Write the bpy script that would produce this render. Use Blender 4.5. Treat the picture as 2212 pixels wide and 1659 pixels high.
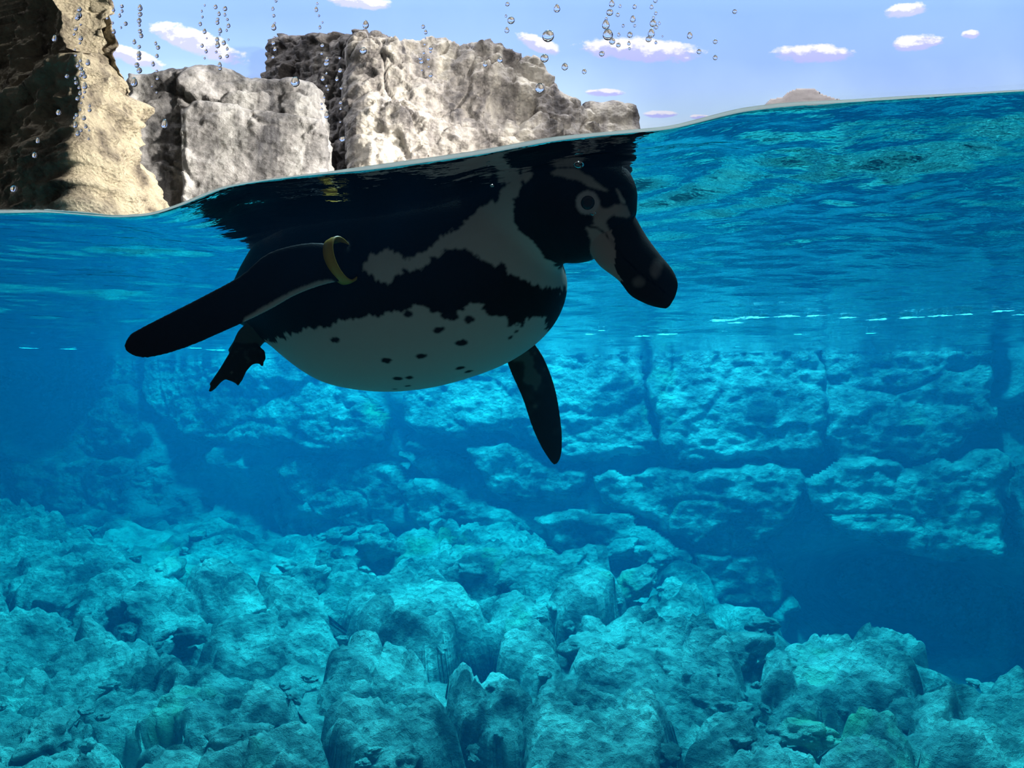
import bpy, bmesh, math, random
import numpy as np
from mathutils import Vector
from mathutils.bvhtree import BVHTree

for o in list(bpy.data.objects):
    bpy.data.objects.remove(o)
scene = bpy.context.scene
COL = scene.collection
random.seed(7)
RNG = np.random.default_rng(7)

# ------------------------------------------------------------------ camera, world, lamps, exposure
F = 1660.0                       # focal length in pixels of the 2212 wide frame
CX, CY = 1106.0, 829.5
Z0 = 1.30                        # eye height of the visitor above the pool floor datum

cam_d = bpy.data.cameras.new('camera')
cam_d.sensor_width = 36.0
cam_d.lens = F / 2212.0 * 36.0
cam_d.clip_start = 0.02
cam_d.clip_end = 100
cam = bpy.data.objects.new('camera', cam_d)
cam.location = (0, 0, Z0)
cam.rotation_euler = (math.pi / 2, 0, 0)
COL.objects.link(cam)
scene.camera = cam

world = bpy.data.worlds.new('world')
scene.world = world
world.use_nodes = True
world.node_tree.nodes['Background'].inputs[0].default_value = (0.72, 0.74, 0.78, 1)
world.node_tree.nodes['Background'].inputs[1].default_value = 0.065   # dim visitors' hall


def area(name, loc, aim, sx, sy, watts, col=(1, 1, 1), spread=180):
    l = bpy.data.lights.new(name, 'AREA')
    l.shape = 'RECTANGLE'
    l.size, l.size_y = sx, sy
    l.energy = watts
    l.color = col
    l.spread = math.radians(spread)
    o = bpy.data.objects.new(name, l)
    o.location = loc
    d = Vector(aim) - Vector(loc)
    o.rotation_euler = d.to_track_quat('-Z', 'Y').to_euler()
    COL.objects.link(o)
    return o


area('floodlight_cliff', (5.4, 5.0, Z0 + 4.4), (-3.5, 8.2, Z0 + 2.0), 0.7, 0.7, 400, (1.0, 0.94, 0.84), 55)
area('fill_cliff_face', (2.2, 4.6, Z0 + 5.0), (-0.9, 9.7, Z0 + 2.1), 0.6, 0.6, 80, (1.0, 0.95, 0.88), 75)  # added off-frame fill that brightens the cliff face
area('floodlight_pool', (-0.1, 3.8, Z0 + 3.6), (-0.1, 3.9, 0), 0.35, 0.35, 135, (0.55, 0.84, 1.0), 130)
area('floodlight_pool_right', (1.6, 3.7, Z0 + 3.6), (1.6, 4.2, 0), 0.35, 0.35, 165, (0.58, 0.85, 1.0), 110)
area('fill_pool_left', (-1.5, 4.7, Z0 + 3.4), (-1.7, 5.3, 0), 0.35, 0.35, 205, (0.58, 0.85, 1.0), 110)  # added fill to even out the light on the left of the pool
area('fill_pool_near', (0.2, 2.4, Z0 + 3.5), (0.2, 2.2, 0), 0.35, 0.35, 32, (0.55, 0.9, 1.0), 120)  # added fill: lights the near floor so it bounces onto the belly
area('fill_mural', (1.5, 9.4, Z0 + 8.4), (1.5, 12.0, Z0 + 3.3), 26, 0.8, 1220, (0.97, 0.98, 1.0))  # added long overhead light, spread evenly over the sky wall

vs = scene.view_settings
vs.view_transform = 'Standard'
vs.look = 'None'
vs.exposure = 0.12
vs.gamma = 1.0
vs.use_curve_mapping = False
scene.cycles.use_denoising = True
scene.cycles.adaptive_threshold = 0.15
scene.cycles.max_bounces = 5
scene.cycles.diffuse_bounces = 2
scene.cycles.glossy_bounces = 2
scene.cycles.transmission_bounces = 4
scene.cycles.volume_bounces = 0
scene.cycles.transparent_max_bounces = 10
scene.cycles.caustics_reflective = False
scene.cycles.caustics_refractive = False
scene.cycles.sample_clamp_indirect = 4.0

# ------------------------------------------------------------------ helpers


def U(px, py, d):
    """point seen at photograph pixel (px, py) at depth d along the view axis"""
    return np.array([(px - CX) / F * d, d, Z0 - (py - CY) / F * d])


def obj(name, me, mat=None, parent=None, label=None, cat=None, group=None, kind=None, smooth=True):
    o = bpy.data.objects.new(name, me)
    COL.objects.link(o)
    if mat is not None and len(me.materials) == 0:
        me.materials.append(mat)
    if parent is not None:
        o.parent = parent
    if label:
        o['label'] = label
    if cat:
        o['category'] = cat
    if group:
        o['group'] = group
    if kind:
        o['kind'] = kind
    if smooth:
        me.polygons.foreach_set('use_smooth', np.ones(len(me.polygons), dtype=bool))
    return o


def mesh_np(name, V, quads=None, tris=None):
    me = bpy.data.meshes.new(name)
    V = np.asarray(V, dtype=np.float32)
    q = np.asarray(quads if quads is not None else np.zeros((0, 4)), dtype=np.int32).reshape(-1, 4)
    t = np.asarray(tris if tris is not None else np.zeros((0, 3)), dtype=np.int32).reshape(-1, 3)
    me.vertices.add(len(V))
    me.vertices.foreach_set('co', V.ravel())
    me.loops.add(q.size + t.size)
    me.polygons.add(len(q) + len(t))
    me.loops.foreach_set('vertex_index', np.concatenate([q.ravel(), t.ravel()]))
    ls = np.concatenate([np.arange(len(q)) * 4, q.size + np.arange(len(t)) * 3]).astype(np.int32)
    me.polygons.foreach_set('loop_start', ls)
    me.update(calc_edges=True)
    me.validate()
    return me


def _h(ix, iy, iz, s):
    n = (ix.astype(np.int64) * 374761393 + iy.astype(np.int64) * 668265263 + iz.astype(np.int64) * 2147483647 + s * 974634777) & 0xFFFFFFFF
    n = ((n ^ (n >> 13)) * 1274126177) & 0xFFFFFFFF
    n = n ^ (n >> 16)
    return (n & 0xFFFF) / 32767.5 - 1.0


def noise3(P, s=0):
    P = np.asarray(P, dtype=np.float64)
    i = np.floor(P).astype(np.int64)
    f = P - i
    f = f * f * f * (f * (f * 6 - 15) + 10)
    out = 0
    for dx in (0, 1):
        wx = f[:, 0] if dx else 1 - f[:, 0]
        for dy in (0, 1):
            wy = f[:, 1] if dy else 1 - f[:, 1]
            for dz in (0, 1):
                wz = f[:, 2] if dz else 1 - f[:, 2]
                out = out + wx * wy * wz * _h(i[:, 0] + dx, i[:, 1] + dy, i[:, 2] + dz, s)
    return out


def fbm(P, oct=4, s=0, gain=0.5, lac=2.03):
    a, r, P = 1.0, 0.0, np.asarray(P, float)
    for k in range(oct):
        r = r + a * noise3(P, s + k * 17)
        P = P * lac + 3.17
        a *= gain
    return r


def ridged(P, oct=4, s=0):
    a, r, P = 1.0, 0.0, np.asarray(P, float)
    for k in range(oct):
        r = r + a * (1 - np.abs(noise3(P, s + k * 31)) * 2)
        P = P * 2.07 + 1.7
        a *= 0.5
    return r


def inside(poly, X, Y):
    r = np.zeros(X.shape, bool)
    n = len(poly)
    for k in range(n):
        x0, y0 = poly[k]
        x1, y1 = poly[(k + 1) % n]
        if y0 == y1:
            continue
        c = ((y0 > Y) != (y1 > Y)) & (X < (x1 - x0) * (Y - y0) / (y1 - y0) + x0)
        r ^= c
    return r


def polydist(poly, X, Y, closed=True):
    d = np.full(X.shape, 1e9)
    n = len(poly)
    for k in range(n if closed else n - 1):
        x0, y0 = poly[k]
        x1, y1 = poly[(k + 1) % n]
        ex, ey = x1 - x0, y1 - y0
        t = np.clip(((X - x0) * ex + (Y - y0) * ey) / (ex * ex + ey * ey + 1e-12), 0, 1)
        d = np.minimum(d, np.hypot(X - x0 - t * ex, Y - y0 - t * ey))
    return d


# ------------------------------------------------------------------ materials
def mat(name):
    m = bpy.data.materials.new(name)
    m.use_nodes = True
    nt = m.node_tree
    nt.nodes.clear()
    out = nt.nodes.new('ShaderNodeOutputMaterial')
    return m, nt, out


def N(nt, t, **kw):
    n = nt.nodes.new(t)
    for k, v in kw.items():
        if k.startswith('_'):
            setattr(n, k[1:], v)
        else:
            n.inputs[k].default_value = v
    return n


def ramp(nt, fac, stops):
    r = nt.nodes.new('ShaderNodeValToRGB')
    e = r.color_ramp.elements
    while len(e) < len(stops):
        e.new(0.5)
    for el, (p, c) in zip(e, stops):
        el.position = p
        el.color = (*c, 1)
    nt.links.new(fac, r.inputs[0])
    return r.outputs[0]


def mathn(nt, op, a, b=None, c=None, clamp=False):
    n = nt.nodes.new('ShaderNodeMath')
    n.operation = op
    n.use_clamp = clamp
    for k, v in enumerate((a, b, c)):
        if v is None:
            continue
        if hasattr(v, 'links'):
            nt.links.new(v, n.inputs[k])
        else:
            n.inputs[k].default_value = v
    return n.outputs[0]


def mixc(nt, fac, a, b):
    n = nt.nodes.new('ShaderNodeMix')
    n.data_type = 'RGBA'
    for s, v in ((0, fac), (6, a), (7, b)):
        if hasattr(v, 'links'):
            nt.links.new(v, n.inputs[s])
        elif s == 0:
            n.inputs[0].default_value = v
        else:
            n.inputs[s].default_value = (*v, 1)
    return n.outputs[2]


def rock_material(name, stops, scale=1.0, bump=0.6, moss=None, streak=None, rough=0.9, bdist=0.03):
    """stone: blotchy colour, pits and grain"""
    m, nt, out = mat(name)
    g = N(nt, 'ShaderNodeNewGeometry')
    b = N(nt, 'ShaderNodeBsdfPrincipled', Roughness=rough)
    b.inputs['Specular IOR Level'].default_value = 0.25
    n1 = N(nt, 'ShaderNodeTexNoise', Scale=3.2 * scale, Detail=7.0, Roughness=0.68)
    nt.links.new(g.outputs['Position'], n1.inputs['Vector'])
    col = ramp(nt, n1.outputs[0], stops)
    if streak:
        mp = N(nt, 'ShaderNodeMapping')
        mp.inputs['Scale'].default_value = (2.3, 2.3, 0.22)
        nt.links.new(g.outputs['Position'], mp.inputs[0])
        n3 = N(nt, 'ShaderNodeTexNoise', Scale=1.0, Detail=6.0, Roughness=0.65)
        nt.links.new(mp.outputs[0], n3.inputs['Vector'])
        f = ramp(nt, n3.outputs[0], [(0.50, (0, 0, 0)), (0.66, (1, 1, 1))])
        col = mixc(nt, f, col, streak[0])
        f2 = ramp(nt, n3.outputs[0], [(0.34, (1, 1, 1)), (0.46, (0, 0, 0))])
        col = mixc(nt, f2, col, streak[1])
    if moss:
        n2 = N(nt, 'ShaderNodeTexNoise', Scale=1.3, Detail=5.0, Roughness=0.6)
        nt.links.new(g.outputs['Position'], n2.inputs['Vector'])
        f = ramp(nt, n2.outputs[0], [(0.60, (0, 0, 0)), (0.72, (0.8, 0.8, 0.8))])
        col = mixc(nt, f, col, moss)
    nt.links.new(col, b.inputs['Base Color'])
    mp2 = N(nt, 'ShaderNodeMapping')
    mp2.inputs['Scale'].default_value = (1.0, 1.0, 1.35)
    nt.links.new(g.outputs['Position'], mp2.inputs[0])
    n4 = N(nt, 'ShaderNodeTexNoise', Scale=20.0 * scale, Detail=6.0, Roughness=0.75)
    nt.links.new(mp2.outputs[0], n4.inputs['Vector'])
    v = N(nt, 'ShaderNodeTexVoronoi', Scale=30.0 * scale)
    nt.links.new(mp2.outputs[0], v.inputs['Vector'])
    h = mathn(nt, 'MULTIPLY_ADD', v.outputs['Distance'], 0.45, n4.outputs[0])
    bp = N(nt, 'ShaderNodeBump', Strength=bump, Distance=bdist)
    nt.links.new(h, bp.inputs['Height'])
    nt.links.new(bp.outputs[0], b.inputs['Normal'])
    nt.links.new(b.outputs[0], out.inputs[0])
    return m


M_UW = rock_material('pool_rock', [(0.38, (0.05, 0.07, 0.07)), (0.5, (0.28, 0.32, 0.31)), (0.64, (0.64, 0.68, 0.64))],
                     moss=(0.24, 0.50, 0.26), bump=1.0, bdist=0.06)
M_UWB = rock_material('pool_back_rock', [(0.3, (0.12, 0.16, 0.17)), (0.7, (0.34, 0.39, 0.38))], bump=0.7)
M_CLIFF = rock_material('cliff_rock', [(0.34, (0.08, 0.075, 0.08)), (0.5, (0.30, 0.28, 0.27)), (0.68, (0.50, 0.47, 0.43))],
                        scale=0.7, streak=((0.66, 0.62, 0.55), (0.06, 0.058, 0.065)), bump=0.7, bdist=0.06)
M_GREY = rock_material('grey_block_rock', [(0.36, (0.04, 0.04, 0.042)), (0.5, (0.16, 0.155, 0.155)), (0.66, (0.34, 0.33, 0.325))],
                       scale=0.55, streak=((0.36, 0.355, 0.345), (0.045, 0.045, 0.05)), bump=0.6, bdist=0.06)
M_DARK = rock_material('dark_rock', [(0.3, (0.05, 0.045, 0.045)), (0.5, (0.13, 0.12, 0.12)), (0.72, (0.28, 0.26, 0.25))],
                       scale=0.7, streak=((0.22, 0.21, 0.20), (0.04, 0.04, 0.045)), bump=0.7, bdist=0.06)
M_PILLAR = rock_material('pillar_rock', [(0.34, (0.12, 0.10, 0.08)), (0.5, (0.46, 0.40, 0.29)), (0.68, (0.68, 0.60, 0.43))],
                         scale=0.9, bump=1.0, bdist=0.08)

# mural: painted sky with painted clouds
MURAL_Y = 12.0


def mural_material():
    m, nt, out = mat('painted_sky')
    g = N(nt, 'ShaderNodeNewGeometry')
    sx = N(nt, 'ShaderNodeSeparateXYZ')
    nt.links.new(g.outputs['Position'], sx.inputs[0])
    X, Z = sx.outputs[0], sx.outputs[2]
    t = mathn(nt, 'DIVIDE', mathn(nt, 'SUBTRACT', Z, 5.0), 2.15, clamp=True)
    brush = N(nt, 'ShaderNodeTexNoise', Scale=0.6, Detail=4.0)
    nt.links.new(g.outputs['Position'], brush.inputs['Vector'])
    t = mathn(nt, 'ADD', t, mathn(nt, 'MULTIPLY', mathn(nt, 'SUBTRACT', brush.outputs[0], 0.5), 0.35), clamp=True)
    col = ramp(nt, t, [(0.0, (0.74, 0.85, 0.95)), (0.30, (0.50, 0.69, 0.95)), (0.65, (0.31, 0.48, 0.95)), (1.0, (0.23, 0.38, 0.93))])
    mp = N(nt, 'ShaderNodeMapping')
    mp.inputs['Scale'].default_value = (1.0, 1.0, 1.8)
    nt.links.new(g.outputs['Position'], mp.inputs[0])
    nz = N(nt, 'ShaderNodeTexNoise', Scale=3.5, Detail=5.0, Roughness=0.6)
    nt.links.new(mp.outputs[0], nz.inputs['Vector'])
    nn = mathn(nt, 'SUBTRACT', nz.outputs[0], 0.5)
    clouds = [(1385, 108, 140, 28, -0.06), (1758, 116, 96, 22, 0), (1980, 92, 62, 19, 0.1), (1955, 22, 52, 17, 0.15),
              (2098, 74, 22, 11, 0.1), (425, 92, 105, 30, -0.35), (285, 122, 70, 20, -0.3), (775, 4, 75, 16, -0.1), (1165, 96, 50, 20, -0.4),
              (1428, 247, 40, 9, 0), (1512, 252, 22, 6, 0), (1305, 200, 45, 9, 0)]
    k = MURAL_Y / F
    for (cx, cy, rx, ry, tilt) in clouds:
        wx, wz = (cx - CX) * k, Z0 + (CY - cy) * k
        dx = mathn(nt, 'DIVIDE', mathn(nt, 'SUBTRACT', X, wx), rx * k)
        zz = mathn(nt, 'SUBTRACT', mathn(nt, 'SUBTRACT', Z, wz), mathn(nt, 'MULTIPLY', mathn(nt, 'SUBTRACT', X, wx), tilt))
        dz = mathn(nt, 'DIVIDE', zz, ry * k)
        r2 = mathn(nt, 'ADD', mathn(nt, 'MULTIPLY', dx, dx), mathn(nt, 'MULTIPLY', dz, dz))
        v = mathn(nt, 'ADD', mathn(nt, 'SUBTRACT', 1.0, r2), mathn(nt, 'MULTIPLY', nn, 2.2))
        mask = mathn(nt, 'MULTIPLY', v, 2.2, clamp=True)
        hi = mathn(nt, 'MULTIPLY_ADD', mathn(nt, 'ADD', dz, mathn(nt, 'MULTIPLY', nn, 3.0)), 2.5, 0.35, clamp=True)
        cc = mixc(nt, hi, (0.46, 0.47, 0.93), (0.88, 0.84, 0.94))
        col = mixc(nt, mathn(nt, 'MULTIPLY', mask, 0.9), col, cc)
    b = N(nt, 'ShaderNodeBsdfPrincipled', Roughness=0.9)
    b.inputs['Specular IOR Level'].default_value = 0.1
    nt.links.new(col, b.inputs['Base Color'])
    nt.links.new(b.outputs[0], out.inputs[0])
    return m


def simple(name, col, rough=0.6, spec=0.3):
    m, nt, out = mat(name)
    b = N(nt, 'ShaderNodeBsdfPrincipled', Roughness=rough)
    nz = N(nt, 'ShaderNodeTexNoise', Scale=40.0, Detail=3.0)
    c = mixc(nt, nz.outputs[0], tuple(x * 0.85 for x in col), tuple(min(1, x * 1.15) for x in col))
    nt.links.new(c, b.inputs['Base Color'])
    b.inputs['Specular IOR Level'].default_value = spec
    nt.links.new(b.outputs[0], out.inputs[0])
    return m


# ------------------------------------------------------------------ mural wall
k = MURAL_Y / F
bm = bmesh.new()
bmesh.ops.create_cube(bm, size=1)
for v in bm.verts:
    v.co = Vector((v.co.x * 30, MURAL_Y + 0.1 + v.co.y * 0.2, 4.0 + v.co.z * 11))
me = bpy.data.meshes.new('wall_back')
bm.to_mesh(me)
wall_back = obj('wall_back', me, mural_material(), kind='structure', smooth=False)


# ------------------------------------------------------------------ rock builder
def crags(X, Y, P, dens, seed, warp=0.06, aniso=1.5):
    """broken facets: every cell of a warped Voronoi pattern gets its own height and tilt"""
    rg = np.random.default_rng(seed)
    x0, x1, y0, y1 = X.min(), X.max(), Y.min(), Y.max()
    n = max(4, int((x1 - x0) * (y1 - y0) * dens))
    sx_, sy_ = rg.uniform(x0, x1, n), rg.uniform(y0, y1, n)
    hh = rg.uniform(-1, 1, n)
    tx, ty = rg.uniform(-1, 1, n), rg.uniform(-1, 1, n)
    wx = X + warp * fbm(P * 4.5, 3, seed + 1)
    wy = Y + warp * fbm(P * 4.5 + 7.7, 3, seed + 2)
    best = np.full(X.shape, 1e9)
    sec = np.full(X.shape, 1e9)
    own_ = np.zeros(X.shape, int)
    for k_ in range(n):
        d = (wx - sx_[k_]) ** 2 + ((wy - sy_[k_]) * aniso) ** 2
        m_ = d < best
        sec = np.where(m_, best, np.minimum(sec, d))
        own_[m_] = k_
        best = np.where(m_, d, best)
    gap = np.sqrt(sec) - np.sqrt(best)
    size = 1 / math.sqrt(dens)
    f = hh[own_] * 0.6 + (tx[own_] * (X - sx_[own_]) + ty[own_] * (Y - sy_[own_])) / size
    return f, np.clip(gap / (0.25 * size), 0, 1)


def slab_rock(poly, res, thick, rnd, amp, seed, tilt=(0, 0), drop=None, nscale=2.5, warp=0.05, crack=0.5, bulge=0.0, dens=9.0, facet=0.9, flare=0.12):
    """a boulder with outline POLY (metres, in its own plane): returns verts (p, q, h), quads"""
    poly = np.asarray(poly, float)
    lo, hi = poly.min(0) - 0.02, poly.max(0) + 0.02
    nx = max(8, int((hi[0] - lo[0]) / res))
    ny = max(8, int((hi[1] - lo[1]) / res))
    gx, gy = np.meshgrid(np.linspace(lo[0], hi[0], nx), np.linspace(lo[1], hi[1], ny), indexing='ij')
    X, Y = gx.ravel(), gy.ravel()
    so = np.full(X.shape, seed * 7.31)
    P = np.stack([X, Y, so], 1)
    wx = X + warp * fbm(P * 5, 3, seed)
    wy = Y + warp * fbm(P * 5 + 11.3, 3, seed + 5)
    sd = polydist(poly, wx, wy)
    ins = inside(poly, wx, wy)
    sd = np.where(ins, sd, -sd)
    t = np.clip(sd / rnd, 0, 1)
    drop = thick * 0.6 if drop is None else drop
    h = -drop * (1 - np.sqrt(np.maximum(0, 1 - (1 - t) ** 2)))
    big = fbm(P * nscale * 0.6, 2, seed + 3)
    rid = ridged(P * np.array([nscale, nscale * 1.5, 1]), 4, seed + 9) - 1.0
    fine = fbm(P * np.array([nscale * 6, nscale * 9, 1]), 3, seed + 21)
    cr = noise3(P * nscale * 0.9, seed + 40)
    crk = np.maximum(0, 0.07 - np.abs(cr)) / 0.07
    fc, gp_ = crags(X, Y, P, dens, seed + 77)
    fc2, gp2 = crags(X, Y, P, dens * 9, seed + 91, warp=0.03)
    h = h + amp * (0.5 * big + 0.35 * rid + 0.24 * fine) * (0.35 + 0.65 * t) - crack * amp * crk
    h = h + facet * amp * (fc * (0.3 + 0.7 * gp_) - 0.5 * (1 - gp_) ** 2) + 0.30 * facet * amp * fc2 * gp2
    c = poly.mean(0)
    h = h + (X - c[0]) * tilt[0] + (Y - c[1]) * tilt[1]
    if bulge:
        ext = (hi - lo) / 2
        h = h - bulge * (((X - c[0]) / ext[0]) ** 2 + 0.5 * ((Y - c[1]) / ext[1]) ** 2)
    keep = ins.reshape(nx, ny)
    idx = np.arange(nx * ny).reshape(nx, ny)
    cell = keep[:-1, :-1] & keep[1:, :-1] & keep[:-1, 1:] & keep[1:, 1:]
    q = np.stack([idx[:-1, :-1][cell], idx[1:, :-1][cell], idx[1:, 1:][cell], idx[:-1, 1:][cell]], 1)
    used = np.zeros(nx * ny, bool)
    used[q.ravel()] = True
    remap = -np.ones(nx * ny, int)
    remap[used] = np.arange(used.sum())
    q = remap[q]
    V = np.stack([X, Y, h], 1)[used]
    # side walls down to the back
    e = np.concatenate([q[:, [0, 1]], q[:, [1, 2]], q[:, [2, 3]], q[:, [3, 0]]])
    key = np.sort(e, 1)
    kk = key[:, 0] * 10_000_000 + key[:, 1]
    u, inv, cnt = np.unique(kk, return_inverse=True, return_counts=True)
    be = e[cnt[inv] == 1]
    bv = np.unique(be.ravel())
    n0 = len(V)
    m2 = -np.ones(n0, int)
    m2[bv] = n0 + np.arange(len(bv))
    back = V[bv].copy()
    cc = V[:, :2].mean(0)
    back[:, :2] += (cc - back[:, :2]) * flare
    back[:, 2] = -thick
    V2 = np.concatenate([V, back, [[cc[0], cc[1], -thick]]])
    sq = np.stack([be[:, 1], be[:, 0], m2[be[:, 0]], m2[be[:, 1]]], 1)
    tri = np.stack([m2[be[:, 1]], m2[be[:, 0]], np.full(len(be), len(V2) - 1)], 1)
    return V2, np.concatenate([q, sq]), tri


class Plane:
    def __init__(s, O, a, b):
        s.O, s.a, s.b = (np.asarray(v, float) for v in (O, a, b))
        s.a /= np.linalg.norm(s.a)
        s.n = np.cross(s.a, s.b)
        s.n /= np.linalg.norm(s.n)
        s.b = np.cross(s.n, s.a)

    def at(s, px, py):
        d = np.array([(px - CX) / F, 1.0, -(py - CY) / F])
        o = np.array([0, 0, Z0])
        t = np.dot(s.O - o, s.n) / np.dot(d, s.n)
        w = o + d * t - s.O
        return (np.dot(w, s.a), np.dot(w, s.b))

    def world(s, V):
        return s.O + V[:, :1] * s.a + V[:, 1:2] * s.b + V[:, 2:3] * s.n


def place_rock(name, plane, px_poly, material, res=0.016, thick=0.45, rnd=0.16, amp=0.06, seed=0, lift=0.0, parent=None, **kw):
    poly = [plane.at(*p) for p in px_poly]
    extra = {k_: kw.pop(k_) for k_ in ('label', 'cat', 'group') if k_ in kw}
    V, q, t = slab_rock(poly, res, thick, rnd, amp, seed, **kw)
    V[:, 2] += lift
    me_ = mesh_np(name, plane.world(V), q, t)
    return obj(name, me_, material, parent, **extra)


# ------------------------------------------------------------------ pool wall and floor (base meshes)
WALL = Plane((-0.25, 5.65, 0.7), (1.0, -0.311, 0.0), (0.0, 0.10, 1.0))
if WALL.n[1] > 0:
    raise RuntimeError('wall normal')
FLOOR_A, FLOOR_B = Z0 - 1.276, 0.0323
FLOOR = Plane((0, 3.0, FLOOR_A + FLOOR_B * 3.0), (1, 0, 0), (0, 1, FLOOR_B))

gx, gy = np.meshgrid(np.linspace(-7.5, 7.5, 300), np.linspace(-2.2, 1.0, 84), indexing='ij')
P = np.stack([gx.ravel(), gy.ravel(), np.zeros(gx.size)], 1)
h = -0.27 + 0.10 * fbm(P * 2.2, 4, 3) + 0.05 * ridged(P * 3, 3, 4) + 0.10 * crags(P[:, 0], P[:, 1], P, 5.0, 5)[0]


def recess(cx, cy, rx, ry, depth, plane=WALL):
    c = plane.at(cx, cy)
    e = plane.at(cx + rx, cy + ry)
    sx_, sy_ = abs(e[0] - c[0]), abs(e[1] - c[1])
    r = ((P[:, 0] - c[0]) / sx_) ** 2 + ((P[:, 1] - c[1]) / sy_) ** 2
    return -depth * np.exp(-r ** 1.6)


h = h + recess(1980, 1330, 290, 150, 1.5) + recess(700, 1180, 180, 60, 0.5) + recess(880, 960, 120, 90, 0.4)
idx = np.arange(gx.size).reshape(gx.shape)
quads = np.stack([idx[:-1, :-1].ravel(), idx[1:, :-1].ravel(), idx[1:, 1:].ravel(), idx[:-1, 1:].ravel()], 1)
wall_pool = obj('wall_pool', mesh_np('wall_pool', WALL.world(np.stack([P[:, 0], P[:, 1], h], 1)), quads), M_UWB, kind='structure')

gx, gy = np.meshgrid(np.linspace(-7.5, 7.5, 420), np.linspace(0.3, 8.5, 260), indexing='ij')
P = np.stack([gx.ravel(), gy.ravel(), np.zeros(gx.size)], 1)
h = FLOOR_A + FLOOR_B * P[:, 1] - 0.16 + 0.08 * fbm(P * 1.7, 5, 8) + 0.05 * ridged(P * 2.6, 4, 14) + 0.09 * crags(P[:, 0], P[:, 1], P, 6.0, 9)[0]
pit = ((P[:, 0] - 2.35) / 0.95) ** 2 + ((P[:, 1] - 4.9) / 1.65) ** 2
h = h - 0.80 * np.exp(-pit ** 3)
HOLES = [(1080, 1350, 55, 45), (330, 1575, 90, 40), (725, 1590, 45, 60), (1460, 1560, 60, 40), (650, 1290, 110, 25), (820, 1440, 60, 40), (1040, 1420, 40, 30), (1560, 1320, 70, 40)]
for hx_, hy_, ha_, hb_ in HOLES:
    c_, e_ = FLOOR.at(hx_, hy_), FLOOR.at(hx_ + ha_, hy_ + hb_)
    wy_ = FLOOR.O[1] + c_[1]
    r_ = ((P[:, 0] - c_[0]) / abs(e_[0] - c_[0])) ** 2 + ((P[:, 1] - wy_) / max(0.12, abs(e_[1] - c_[1]))) ** 2
    h = h - 0.38 * np.exp(-r_ ** 1.5)
idx = np.arange(gx.size).reshape(gx.shape)
quads = np.stack([idx[:-1, :-1].ravel(), idx[1:, :-1].ravel(), idx[1:, 1:].ravel(), idx[:-1, 1:].ravel()], 1)
floor = obj('floor', mesh_np('floor', np.stack([P[:, 0], P[:, 1], h], 1), quads), M_UW, kind='structure')

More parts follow.
